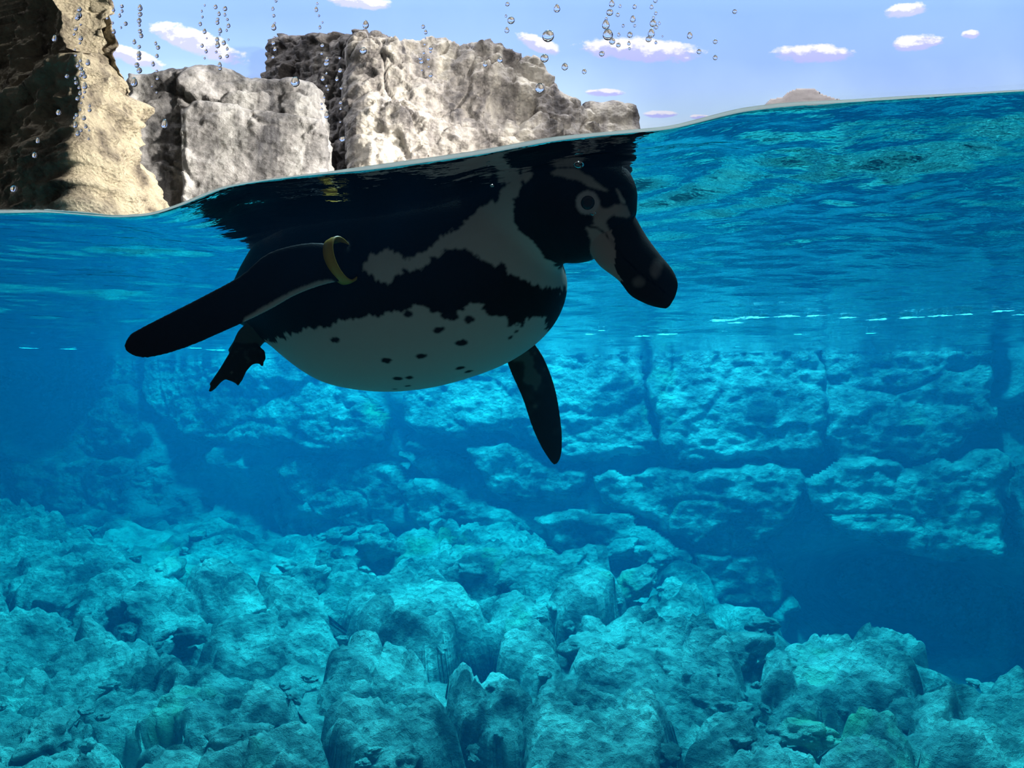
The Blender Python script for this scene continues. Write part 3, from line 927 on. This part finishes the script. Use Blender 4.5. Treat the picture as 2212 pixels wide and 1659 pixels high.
TORSO = [(505, 668, td(505), (0.35, 1), 34, 26), (535, 655, td(535), (0.3, 1), 66, 55), (580, 638, td(580), (0.2, 1), 120, 95), (640, 618, td(640), (0.1, 1), 182, 138),
         (720, 607, td(720), (0, 1), 225, 168), (820, 600, td(820), (0, 1), 247, 182), (920, 592, td(920), (0, 1), 248, 184), (1000, 577, td(1000), (0.05, 1), 240, 178),
         (1060, 560, td(1060), (0.22, 1), 222, 164), (1105, 538, td(1105), (0.5, 1), 190, 146), (1135, 515, td(1135), (0.8, 1), 142, 118), (1150, 500, td(1150), (1, 1), 90, 80)]
HEAD = [(1060, 530, 1.0, (0.6, 0.8), 150, 130), (1118, 478, 0.965, (0.62, 0.78), 142, 112), (1165, 446, 0.935, (0.38, 0.93), 133, 98), (1225, 440, 0.915, (0.08, 1), 131, 92),
        (1280, 442, 0.905, (-0.08, 1), 124, 88), (1318, 450, 0.897, (-0.22, 0.97), 104, 76), (1345, 468, 0.89, (-0.42, 0.9), 70, 56), (1362, 482, 0.887, (-0.45, 0.9), 30, 28)]
FLIP_N = [(830, 540, 0.985, (0.2, 0.97), 44, 26), (775, 555, 0.952, (0.25, 0.97), 43, 22), (735, 566, 0.930, (0.3, 0.95), 42, 15), (680, 570, 0.918, (0.45, 0.89), 50, 12), (610, 592, 0.908, (0.58, 0.81), 55, 11),
          (548, 634, 0.900, (0.55, 0.83), 48, 10), (465, 676, 0.888, (0.5, 0.86), 45, 9), (388, 712, 0.876, (0.43, 0.9), 42, 8), (325, 737, 0.868, (0.36, 0.93), 36, 7), (293, 746, 0.863, (0.3, 0.95), 28, 6), (278, 750, 0.861, (0.3, 0.95), 17, 5), (270, 752, 0.860, (0.3, 0.95), 6, 3)]
FLIP_F = [(1080, 660, 1.10, (1, -0.3), 44, 22), (1112, 735, 1.11, (1, -0.5), 34, 13), (1140, 790, 1.115, (1, -0.42), 39, 11), (1164, 850, 1.118, (1, -0.3), 37, 10), (1180, 915, 1.12, (1, -0.16), 32, 9),
          (1191, 960, 1.122, (1, -0.1), 24, 7), (1198, 990, 1.123, (1, -0.1), 13, 5), (1199, 1003, 1.124, (1, -0.1), 4, 3)]
LEG = [(585, 690, 1.08, (1, 0.2), 34, 26), (548, 722, 1.08, (1, 0.3), 32, 18), (530, 748, 1.078, (1, 0.4), 28, 12), (518, 770, 1.076, (1, 0.45), 30, 8)]
TAIL = [(545, 650, 1.115, (0.2, 1), 40, 34), (505, 668, 1.125, (0.3, 1), 20, 30), (478, 678, 1.132, (0.3, 1), 8, 22), (466, 682, 1.135, (0.3, 1), 3, 10)]
SRC = {}


def part(name, st, n, **kw):
    V, Fc = ring_loft(resample(st, n), **kw)
    SRC[name] = (V, Fc)


part('torso', TORSO, 40, nseg=64, lat_dir=E_S, upper=0.80)
part('head', HEAD, 30, nseg=56, lat_dir=E_S)
part('near', FLIP_N, 40, nseg=40)
part('far', FLIP_F, 30, nseg=36)
part('leg', LEG, 14, nseg=28)
part('tail', TAIL, 12, nseg=28)
# webbed foot: three toes and the web between them, slightly cupped
toes = [[(520, 765), (497, 790), (470, 822), (453, 846)], [(525, 765), (522, 790), (517, 815), (512, 832)], [(535, 762), (550, 770), (562, 780), (566, 790)]]
tV, tF = [], []
for a_, toe in enumerate(toes):
    st = [(x, y, 1.076 - 0.006 * k_, (1, 0.4), (11, 10, 8, 3.5)[k_], (8, 8, 7, 3)[k_]) for k_, (x, y) in enumerate(toe)]
    V, Fc = ring_loft(resample(st, 14), nseg=16)
    n0 = len(tV)
    tV += V
    tF += [tuple(i + n0 for i in f) for f in Fc]
web = [(505, 740), (497, 760), (476, 795), (452, 830), (462, 843), (478, 825), (487, 819), (503, 825), (512, 830), (522, 824), (532, 802), (545, 787), (556, 785), (566, 788), (574, 775), (572, 758), (552, 742)]
n0 = len(tV)
for dd in (1.070, 1.079):
    tV += [U(x, y, dd - 0.0001 * (y - 740)) for x, y in web]
nw = len(web)
tF += [tuple(n0 + i for i in range(nw)), tuple(n0 + nw + i for i in range(nw))[::-1]]
tF += [(n0 + i, n0 + (i + 1) % nw, n0 + nw + (i + 1) % nw, n0 + nw + i) for i in range(nw)]
SRC['foot'] = (tV, tF)

allV, allF = [], []
for nm, (V, Fc) in SRC.items():
    me_ = pymesh(nm, V, Fc)
    n0 = len(allV)
    allV += [v.co[:] for v in me_.vertices]
    allF += [tuple(i + n0 for i in p.vertices) for p in me_.polygons]
raw = bpy.data.meshes.new('penguin_raw')
raw.from_pydata(allV, [], allF)
tmp = bpy.data.objects.new('penguin_raw', raw)
COL.objects.link(tmp)
rm = tmp.modifiers.new('r', 'REMESH')
rm.mode = 'VOXEL'
rm.voxel_size = 0.0016
sm = tmp.modifiers.new('s', 'SMOOTH')
sm.factor = 0.5
sm.iterations = 6
dg = bpy.context.evaluated_depsgraph_get()
body_me = bpy.data.meshes.new_from_object(tmp.evaluated_get(dg))
bpy.data.objects.remove(tmp)
body_me.name = 'body'

# ---- plumage, laid out in the bird's own side plane (same on both flanks)
bvh = {nm: BVHTree.FromPolygons([tuple(v) for v in V], [list(f) for f in Fc]) for nm, (V, Fc) in SRC.items()}
bodyV = list(SRC['torso'][0]) + list(SRC['head'][0])
n0 = len(SRC['torso'][0])
bodyF = [list(f) for f in SRC['torso'][1]] + [[i + n0 for i in f] for f in SRC['head'][1]]
bvh_skin = BVHTree.FromPolygons([tuple(v) for v in bodyV], bodyF)
EYE0 = Vector((0, 0, Z0))


def on_skin(px, py, tree=None):
    d = Vector(((px - CX) / F, 1.0, -(py - CY) / F)).normalized()
    hit = (tree or bvh_skin).ray_cast(EYE0, d)
    if hit[0] is not None:
        return np.array(hit[0])
    return None


def to_uv(p):
    w = np.asarray(p) - P_O
    return w @ E_F, w @ np.array([0, 0, 1.0])


def side_poly(pts, step=8):
    out_ = []
    n = len(pts)
    for k_ in range(n):
        a, b = np.array(pts[k_], float), np.array(pts[(k_ + 1) % n], float)
        m_ = max(1, int(np.linalg.norm(b - a) / step))
        for t in range(m_):
            x, y = a + (b - a) * t / m_
            p = on_skin(x, y)
            if p is None:
                p = U(x, y, td(x) if x < 1150 else 0.92)
            out_.append(to_uv(p))
    return np.array(out_)


BELLY = [(500, 722), (545, 732), (580, 738), (613, 728), (650, 716), (694, 707), (730, 697), (771, 687), (805, 680), (839, 675), (870, 668), (907, 662), (925, 664), (943, 671), (960, 680), (975, 683), (995, 672), (1011, 662), (1022, 654), (1033, 650), (1045, 665),
         (1056, 684), (1075, 686), (1092, 690), (1112, 698), (1128, 696), (1142, 686), (1180, 690), (1190, 900), (480, 900)]
CHEST = [(780, 580), (797, 560), (812, 549), (826, 543), (839, 542), (850, 546), (862, 549), (877, 555), (893, 556), (907, 550), (920, 540), (936, 530), (952, 517), (972, 502), (993, 486), (1013, 470), (1033, 454), (1054, 440), (1074, 427), (1083, 415), (1092, 402),
         (1104, 384), (1118, 352), (1130, 320), (1150, 300), (1172, 318), (1160, 350), (1142, 386), (1125, 404), (1115, 422), (1107, 440), (1103, 458), (1108, 472), (1115, 486), (1124, 497), (1133, 508), (1146, 522), (1160, 535), (1170, 547), (1178, 558), (1192, 568), (1207, 578),
         (1230, 590), (1225, 625), (1195, 626), (1178, 621), (1165, 625), (1151, 622), (1140, 613), (1128, 604), (1108, 590), (1088, 577), (1065, 567), (1042, 558), (1026, 550), (1011, 544), (988, 538), (966, 535), (955, 542), (943, 553), (925, 566), (907, 576), (896, 580),
         (884, 584), (870, 587), (857, 591), (846, 598), (835, 604), (825, 602), (816, 599), (800, 592)]
BROW = [(1187, 373), (1206, 364), (1231, 361), (1252, 366), (1271, 377), (1285, 387), (1296, 397), (1307, 406), (1318, 415), (1306, 413), (1290, 408), (1271, 400), (1252, 391), (1238, 387), (1225, 384), (1205, 379)]
BROW2 = [(1330, 408), (1338, 416), (1345, 426), (1352, 438), (1345, 438), (1337, 428)]
FACE = [(1288, 424), (1294, 440), (1303, 450), (1314, 451), (1326, 445), (1334, 443), (1342, 439), (1350, 443), (1357, 453), (1364, 464), (1358, 471), (1340, 469), (1320, 467), (1312, 472), (1309, 480), (1312, 491), (1320, 497), (1326, 521), (1331, 548), (1327, 562), (1326, 576),
        (1334, 602), (1318, 592), (1301, 577), (1288, 566), (1277, 548), (1275, 521), (1270, 504), (1267, 491), (1278, 488), (1285, 485), (1284, 475), (1282, 467), (1276, 462), (1270, 460)]
SPOTS = [(885, 678, 8), (950, 713, 9), (998, 740, 9), (1012, 691, 9), (911, 770, 9), (835, 779, 8), (994, 795, 7), (1011, 803, 6), (859, 818, 7), (886, 816, 7), (853, 841, 5), (882, 834, 6), (724, 735, 7), (972, 682, 8), (1103, 701, 6), (1116, 716, 5), (1102, 730, 6), (1128, 704, 5)]

nvert = len(body_me.vertices)
co = np.zeros(nvert * 3, np.float32)
body_me.vertices.foreach_get('co', co)
co = co.reshape(-1, 3).astype(float)
names = list(bvh)
near_d = np.zeros((nvert, len(names)))
for a_, nm in enumerate(names):
    tree = bvh[nm]
    near_d[:, a_] = [(tree.find_nearest(Vector(c), 0.02)[3] or 0.02) if True else 0 for c in co]
own = near_d.argmin(1)
isn = {nm: own == a_ for a_, nm in enumerate(names)}

ed = np.zeros(len(body_me.edges) * 2, np.int32)
body_me.edges.foreach_get('vertices', ed)
ed = ed.reshape(-1, 2)
soft = (isn['torso'] | isn['head']) & (near_d[:, names.index('near')] > 0.010) & (near_d[:, names.index('far')] > 0.008) & (near_d[:, names.index('leg')] > 0.008)
soft &= (co[:, 0] < U(1290, 0, 0.92)[0])
deg = np.bincount(ed.ravel(), minlength=nvert).astype(float)
for _ in range(70):
    for ax in range(3):
        acc = np.bincount(ed[:, 0], co[ed[:, 1], ax], nvert) + np.bincount(ed[:, 1], co[ed[:, 0], ax], nvert)
        co[soft, ax] = 0.4 * co[soft, ax] + 0.6 * (acc / deg)[soft]
body_me.vertices.foreach_set('co', co.astype(np.float32).ravel())
W = co - P_O
u, v = W @ E_F, W[:, 2]
# feathery edges: displace the pattern by fine noise
nz1 = fbm(co * 95, 3, 801, gain=0.7)
nz2 = fbm(co * 95 + 9.1, 3, 811, gain=0.7)
uu, vv_ = u + 0.0026 * nz1, v + 0.0042 * nz2
BLACK, WHITE = np.array([0.012, 0.013, 0.018]), np.array([0.70, 0.68, 0.62])
SKIN = np.array([0.50, 0.41, 0.37])
colr = np.tile(BLACK, (nvert, 1))
skin_v = isn['torso'] | isn['head']
for poly_, c_ in ((BELLY, WHITE), (CHEST, WHITE)):
    pp = side_poly(poly_)
    colr[skin_v & inside(pp, uu, vv_)] = c_
hd = isn['head'] & (u > to_uv(U(1150, 500, 0.95))[0])
uu2, vv2 = u + 0.0009 * nz1, v + 0.0012 * nz2
for poly_, c_ in ((BROW, WHITE * 0.8), (BROW2, WHITE * 0.8), (FACE, SKIN)):
    pp = side_poly(poly_, 5)
    colr[hd & inside(pp, uu2, vv2)] = c_
eye_p = on_skin(1268.5, 437)
eu, ev = to_uv(eye_p)
re = np.hypot(u - eu, v - ev)
colr[hd & (re < 0.0130)] = np.array([0.62, 0.60, 0.60])
# gape line
gp = np.array([to_uv(on_skin(x, y) if on_skin(x, y) is not None else U(x, y, 0.9)) for x, y in ((1272, 489), (1290, 492), (1305, 503), (1318, 517))])
colr[hd & (polydist(gp, u, v, closed=False) < 0.0011)] = BLACK
for x, y, r in SPOTS:
    p = on_skin(x, y)
    if p is None:
        continue
    rr_ = r * 1.05 / F * 0.98
    wob = 1 + 0.35 * nz1
    mir = p - 2 * ((p - P_O) @ E_S - (U(x, 600, td(x)) - P_O) @ E_S) * E_S
    m_ = np.zeros(nvert, bool)
    for q_ in (p, mir):
        dd_ = co - q_
        du_ = dd_ @ E_F
        m_ |= skin_v & ((du_ / 1.35) ** 2 + ((dd_ ** 2).sum(1) - du_ ** 2) / 0.55 < (rr_ * wob) ** 2)
    colr[m_] = BLACK * 1.5
# flippers
colr[isn['near']] = BLACK * 1.2
edge = np.array([U(x, y, d) for x, y, d in ((536, 694, 0.896), (560, 680, 0.898), (600, 658, 0.902), (640, 637, 0.906), (680, 620, 0.914), (715, 606, 0.924))])
dmin = np.full(nvert, 1e9)
for a_, b_ in zip(edge[:-1], edge[1:]):
    e_ = b_ - a_
    t = np.clip(((co - a_) @ e_) / (e_ @ e_), 0, 1)
    dmin = np.minimum(dmin, np.linalg.norm(co - a_ - t[:, None] * e_, axis=1))
colr[isn['near'] & (dmin < 0.0058)] = WHITE * 0.75
mot = fbm(co * 38, 3, 841)
colr[isn['far']] = (np.array([0.05, 0.07, 0.06]) * (0.6 + 0.9 * np.clip(mot, 0, 1))[:, None])[isn['far']]
colr[isn['far'] & (mot > 0.55)] = np.array([0.15, 0.19, 0.16])
colr[isn['foot']] = np.array([0.035, 0.04, 0.045])
colr[isn['leg']] = np.array([0.10, 0.12, 0.11])
colr[isn['tail']] = BLACK
# soften one step over the mesh edges
for _ in range(1):
    acc = colr.copy()
    cnt = np.ones(nvert)
    np.add.at(acc, ed[:, 0], colr[ed[:, 1]])
    np.add.at(acc, ed[:, 1], colr[ed[:, 0]])
    np.add.at(cnt, ed.ravel(), 1)
    colr = acc / cnt[:, None]
at = body_me.color_attributes.new('plumage', 'FLOAT_COLOR', 'POINT')
at.data.foreach_set('color', np.concatenate([colr, np.ones((nvert, 1))], 1).astype(np.float32).ravel())


def plumage(name, rough=0.65, attr='plumage', spec=0.18, bump=0.25):
    m, nt, out = mat(name)
    a_ = N(nt, 'ShaderNodeAttribute', _attribute_name=attr)
    b = N(nt, 'ShaderNodeBsdfPrincipled', Roughness=rough)
    b.inputs['Specular IOR Level'].default_value = spec
    n_ = N(nt, 'ShaderNodeTexNoise', Scale=420.0, Detail=2.0)
    g_ = N(nt, 'ShaderNodeNewGeometry')
    nt.links.new(g_.outputs['Position'], n_.inputs['Vector'])
    bp_ = N(nt, 'ShaderNodeBump', Strength=bump, Distance=0.002)
    nt.links.new(n_.outputs[0], bp_.inputs['Height'])
    nt.links.new(bp_.outputs[0], b.inputs['Normal'])
    nt.links.new(a_.outputs['Color'], b.inputs['Base Color'])
    nt.links.new(b.outputs[0], out.inputs[0])
    return m


penguin = bpy.data.objects.new('penguin', None)
COL.objects.link(penguin)
penguin['label'] = 'black and white penguin floating at the water surface with a yellow flipper band'
penguin['category'] = 'penguin'
body = obj('body', body_me, plumage('penguin_plumage'), penguin)

# bill: upper and lower mandible as one tapered, hooked form, with a groove along the gape
bd = (0.52, 0.85)
bn = (0.85, -0.52)
BILL = [(1318, 498, 0.893, bn, 62, 50), (1345, 541, 0.884, bn, 60, 44), (1381, 578, 0.874, bn, 53, 35), (1407, 610, 0.866, bn, 53, 29), (1428, 633, 0.860, bn, 42, 23), (1441, 650, 0.857, (0.8, -0.6), 24, 15), (1443, 663, 0.855, (0.8, -0.6), 6, 5)]
V, Fc = ring_loft(resample(BILL, 70), nseg=90, lat_dir=E_S)
V = np.array(V)
bill_me = pymesh('bill', V, Fc)
bvh_bill = BVHTree.FromPolygons([tuple(x) for x in V], [list(f) for f in Fc])
bc = np.array([v_.co[:] for v_ in bill_me.vertices])
bu, bv_ = (bc - P_O) @ E_F, bc[:, 2] - P_O[2]
bn1 = fbm(bc * 90, 3, 901)


def bill_uv(pts):
    return np.array([to_uv(on_skin(x, y, bvh_bill) if on_skin(x, y, bvh_bill) is not None else U(x, y, 0.88)) for x, y in pts])


bcol = np.tile(np.array([0.022, 0.022, 0.022]), (len(bc), 1))
sk = inside(bill_uv([(1262, 470), (1300, 478), (1312, 491), (1320, 498), (1326, 521), (1331, 548), (1327, 562), (1327, 578), (1345, 606), (1334, 612), (1300, 590), (1262, 560)]), bu + 0.0008 * bn1, bv_ + 0.0008 * bn1)
bcol[sk] = SKIN
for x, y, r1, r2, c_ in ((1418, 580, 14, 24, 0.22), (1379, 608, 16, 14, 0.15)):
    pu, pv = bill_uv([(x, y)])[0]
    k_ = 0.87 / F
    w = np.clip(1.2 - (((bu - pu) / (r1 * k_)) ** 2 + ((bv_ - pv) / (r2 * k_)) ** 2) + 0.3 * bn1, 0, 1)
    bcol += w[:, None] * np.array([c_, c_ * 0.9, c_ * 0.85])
groove = bill_uv([(1285, 492), (1305, 503), (1318, 517), (1330, 535), (1352, 560), (1380, 588), (1405, 607), (1425, 622), (1436, 632)])
gd_ = polydist(groove, bu, bv_, closed=False)
gm = np.clip(1 - gd_ / 0.0014, 0, 1)
bcol *= (1 - 0.85 * gm)[:, None]
side_sign = np.sign((bc - P_O) @ E_S - np.array([(U(1381, 578, 0.874) - P_O) @ E_S])[0])
bc2 = bc - (gm * 0.0012 * side_sign)[:, None] * E_S
bill_me.vertices.foreach_set('co', bc2.astype(np.float32).ravel())
at = bill_me.color_attributes.new('plumage', 'FLOAT_COLOR', 'POINT')
at.data.foreach_set('color', np.concatenate([bcol, np.ones((len(bc), 1))], 1).astype(np.float32).ravel())
bill = obj('bill', bill_me, plumage('penguin_bill', 0.75, spec=0.12, bump=0.1), penguin)
bill['label'] = 'thick black bill with pinkish skin at its base'

# eyes
head_c = U(1268.5, 437, 0.905)
M_EYE = simple('penguin_eye', (0.012, 0.016, 0.035), 0.08, 0.6)
near_eye = np.array(eye_p)
lat = (near_eye - head_c) @ E_S
far_eye = near_eye - 2 * lat * E_S
for p, sgn in ((near_eye, 1), (far_eye, -1)):
    b_ = bmesh.new()
    bmesh.ops.create_uvsphere(b_, u_segments=32, v_segments=20, radius=0.0088)
    m_ = bpy.data.meshes.new('eye')
    b_.to_mesh(m_)
    b_.free()
    e_ = obj('eye', m_, M_EYE, penguin)
    e_.location = p - E_S * sgn * 0.0048

# yellow band round the root of the near flipper
bc_ = U(737, 563, 0.929)
ax1 = np.array([0.24, 0, -0.97]) * 46 * 0.93 / F
ax2 = np.array([-0.55, -0.83, 0.1])
ax2 = ax2 / np.linalg.norm(ax2) * 0.019
axn = np.cross(ax1 / np.linalg.norm(ax1), ax2 / np.linalg.norm(ax2))
V, Fc = [], []
nr = 72
prof = [(-0.0085, 0.0), (-0.0075, 0.0022), (0.0, 0.003), (0.0075, 0.0022), (0.0085, 0.0), (0.0075, -0.0006), (-0.0075, -0.0006)]
for j in range(nr):
    w = 2 * math.pi * j / nr
    rad = ax1 * math.cos(w) + ax2 * math.sin(w)
    ru = rad / np.linalg.norm(rad)
    for (al, rd) in prof:
        V.append(bc_ + rad + ru * rd + axn * al)
npf = len(prof)
for j in range(nr):
    for k_ in range(npf):
        Fc.append((j * npf + k_, j * npf + (k_ + 1) % npf, ((j + 1) % nr) * npf + (k_ + 1) % npf, ((j + 1) % nr) * npf + k_))
band = obj('flipper_band', pymesh('flipper_band', V, Fc), simple('band_plastic', (0.62, 0.40, 0.06), 0.45, 0.4), penguin)
band['label'] = 'ochre yellow plastic band around the flipper root'

# ------------------------------------------------------------------ droplets on the window, bubbles and ripple highlight flecks
def glass_mat(name, ior, rough=0.0):
    m, nt, out = mat(name)
    g_ = N(nt, 'ShaderNodeBsdfGlass', IOR=ior, Roughness=rough, Color=(1, 1, 1, 1))
    nt.links.new(g_.outputs[0], out.inputs[0])
    return m


M_DROP = glass_mat('water_drop', 1.33)


def drop_mesh(seed, tail):
    b_ = bmesh.new()
    bmesh.ops.create_uvsphere(b_, u_segments=20, v_segments=12, radius=1)
    rg = random.Random(seed)
    for v in b_.verts:
        x, y, z = v.co
        if z > 0:
            x *= 1 - 0.35 * z * tail
            z *= 1 + tail * 0.8
        v.co = (x * (1 + 0.1 * rg.uniform(-1, 1) * 0.3), y * 0.45, z)
    m_ = bpy.data.meshes.new('water_droplet')
    b_.to_mesh(m_)
    b_.free()
    m_.materials.append(M_DROP)
    m_.polygons.foreach_set('use_smooth', np.ones(len(m_.polygons), dtype=bool))
    return m_


DROPS = [drop_mesh(1, 0.0), drop_mesh(2, 0.35), drop_mesh(3, 0.8)]
gang = math.atan2(gd[0], -gd[1])
dr = random.Random(5)
spots = []
# trails of droplets that ran down the pane, and single ones, as (px, py, radius px)
for x0, ya, yb, n, r in ((168, 20, 290, 26, 5), (186, 140, 300, 12, 5), (238, 20, 70, 4, 4), (264, 10, 60, 5, 5), (298, 20, 150, 12, 5), (336, 90, 200, 8, 4),
                         (440, 10, 130, 9, 5), (468, 15, 150, 12, 5), (489, 20, 120, 9, 4), (592, 5, 120, 9, 5), (690, 5, 60, 5, 4), (702, 100, 250, 12, 5), (735, 130, 260, 7, 4),
                         (916, 60, 150, 8, 4), (928, 100, 160, 5, 4), (1316, 10, 90, 6, 7), (1340, 15, 100, 5, 6), (1364, 20, 110, 6, 6), (1408, 0, 90, 6, 6), (1424, 30, 95, 5, 4), (1100, 15, 60, 3, 6)):
    for k_ in range(n):
        y = ya + (yb - ya) * (k_ + dr.uniform(-0.3, 0.3)) / max(1, n - 1)
        spots.append((x0 + dr.uniform(-8, 8), max(2, y), r * dr.uniform(0.45, 1.25)))
spots += [(1184, 78, 13), (1313, 76, 11), (1176, 126, 9), (1166, 192, 10), (1220, 145, 7), (1203, 20, 7), (1104, 44, 8), (638, 178, 10), (356, 270, 8), (30, 408, 8), (75, 336, 6), (118, 85, 6), (1300, 116, 6), (1262, 155, 5),
          (1490, 78, 6), (1545, 90, 5), (1510, 112, 5), (290, 180, 8), (145, 165, 5), (127, 244, 6), (82, 305, 5), (1587, 25, 5), (1545, 125, 5), (790, 55, 7), (785, 110, 8), (1080, 130, 6), (1048, 140, 5), (740, 300, 7)]
for n_, (px, py, r) in enumerate(spots):
    d = 1 / (GA + GB * (px - CX))
    p = U(px, py, d)
    if px < 262 and py > -5:
        back = 'the dark rock pillar' if px < 225 or py > 140 else 'the painted sky beside the pillar'
    elif px < 560:
        back = 'the low grey rock block' if py > 128 else 'the painted sky above the grey block'
    elif px < 1300:
        back = 'the pale cliff' if py > (62 if px < 1090 else 62 + (px - 1090) * 0.9) else 'the painted sky above the cliff'
    else:
        back = 'the painted sky beyond the cliff'
    size = 'large' if r >= 7.5 else ('tiny' if r < 4 else 'small')
    o = obj('water_droplet', DROPS[n_ % 3 if r < 9 else n_ % 2], None, None, size + ' clear water droplet on the viewing window against ' + back, 'droplet',
            size + ' droplets on the window against ' + back, smooth=False)
    o.location = p
    o.rotation_euler = (0, 0, gang)
    s_ = r * d / F
    o.scale = (s_, s_, s_)

# air bubbles caught by the penguin's head; the last is added as a glint below the eye
M_BUB = glass_mat('air_bubble', 1 / 1.33)
b_ = bmesh.new()
bmesh.ops.create_uvsphere(b_, u_segments=20, v_segments=14, radius=1)
bub_me = bpy.data.meshes.new('air_bubble')
b_.to_mesh(bub_me)
b_.free()
bub_me.materials.append(M_BUB)
bub_me.polygons.foreach_set('use_smooth', np.ones(len(bub_me.polygons), dtype=bool))
for px, py, r, d in ((1130, 352, 5, 0.82), (1131, 343, 3, 0.82), (1164, 345, 8, 0.82), (1169, 336, 5, 0.82), (1250, 356, 10, 0.815), (1063, 401, 4, 0.84), (1281, 461, 6, 0.852)):
    o = obj('air_bubble', bub_me, None, None, 'tiny air bubble under the surface beside the penguin\'s head', 'bubble', 'air bubbles by the penguin\'s head', smooth=False)
    o.location = U(px, py, d)
    s_ = r * d / F
    o.scale = (s_ * 1.2, s_, s_ * 0.8)


# pale flecks added on the surface to stand in for bright ripple highlights
m, nt, out = mat('ripple_highlight')
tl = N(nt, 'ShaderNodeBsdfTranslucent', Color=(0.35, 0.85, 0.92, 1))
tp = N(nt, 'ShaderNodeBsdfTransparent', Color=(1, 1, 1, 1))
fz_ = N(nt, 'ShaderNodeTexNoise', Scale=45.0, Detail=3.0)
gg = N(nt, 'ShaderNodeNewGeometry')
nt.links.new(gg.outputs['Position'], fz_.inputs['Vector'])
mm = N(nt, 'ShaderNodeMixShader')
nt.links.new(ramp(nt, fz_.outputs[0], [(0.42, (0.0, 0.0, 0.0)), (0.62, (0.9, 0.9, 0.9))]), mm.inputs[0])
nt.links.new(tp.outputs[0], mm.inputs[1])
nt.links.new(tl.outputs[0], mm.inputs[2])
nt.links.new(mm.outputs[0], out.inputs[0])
HIGHLIGHTS = []
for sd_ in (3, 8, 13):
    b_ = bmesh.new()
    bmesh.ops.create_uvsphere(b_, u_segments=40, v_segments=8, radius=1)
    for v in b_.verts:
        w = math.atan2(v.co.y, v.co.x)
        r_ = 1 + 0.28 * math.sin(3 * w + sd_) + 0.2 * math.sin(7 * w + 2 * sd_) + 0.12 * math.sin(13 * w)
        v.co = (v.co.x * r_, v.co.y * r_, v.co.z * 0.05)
    me_ = bpy.data.meshes.new('highlight_fleck')
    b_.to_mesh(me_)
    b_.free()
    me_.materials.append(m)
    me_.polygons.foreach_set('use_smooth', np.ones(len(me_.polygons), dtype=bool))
    HIGHLIGHTS.append(me_)
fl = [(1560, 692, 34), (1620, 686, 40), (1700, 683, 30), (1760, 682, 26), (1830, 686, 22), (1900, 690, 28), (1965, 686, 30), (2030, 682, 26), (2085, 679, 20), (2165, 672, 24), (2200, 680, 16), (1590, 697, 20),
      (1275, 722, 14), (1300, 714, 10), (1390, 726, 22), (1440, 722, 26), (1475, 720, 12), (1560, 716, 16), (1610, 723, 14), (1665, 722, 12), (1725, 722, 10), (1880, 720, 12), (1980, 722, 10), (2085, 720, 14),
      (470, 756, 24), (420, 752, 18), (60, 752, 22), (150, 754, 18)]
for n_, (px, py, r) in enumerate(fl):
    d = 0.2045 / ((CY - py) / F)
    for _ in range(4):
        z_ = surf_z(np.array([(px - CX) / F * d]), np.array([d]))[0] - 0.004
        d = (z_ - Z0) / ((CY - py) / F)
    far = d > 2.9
    o = obj('highlight_fleck', HIGHLIGHTS[n_ % 3], None, None, ('small' if far else 'broad') + ' pale ripple highlight fleck added on the water ' + ('near the pool wall' if far else 'beyond the penguin'), 'ripple_highlight',
            ('small' if far else 'broad') + ' ripple highlight flecks added on the pool', smooth=False)
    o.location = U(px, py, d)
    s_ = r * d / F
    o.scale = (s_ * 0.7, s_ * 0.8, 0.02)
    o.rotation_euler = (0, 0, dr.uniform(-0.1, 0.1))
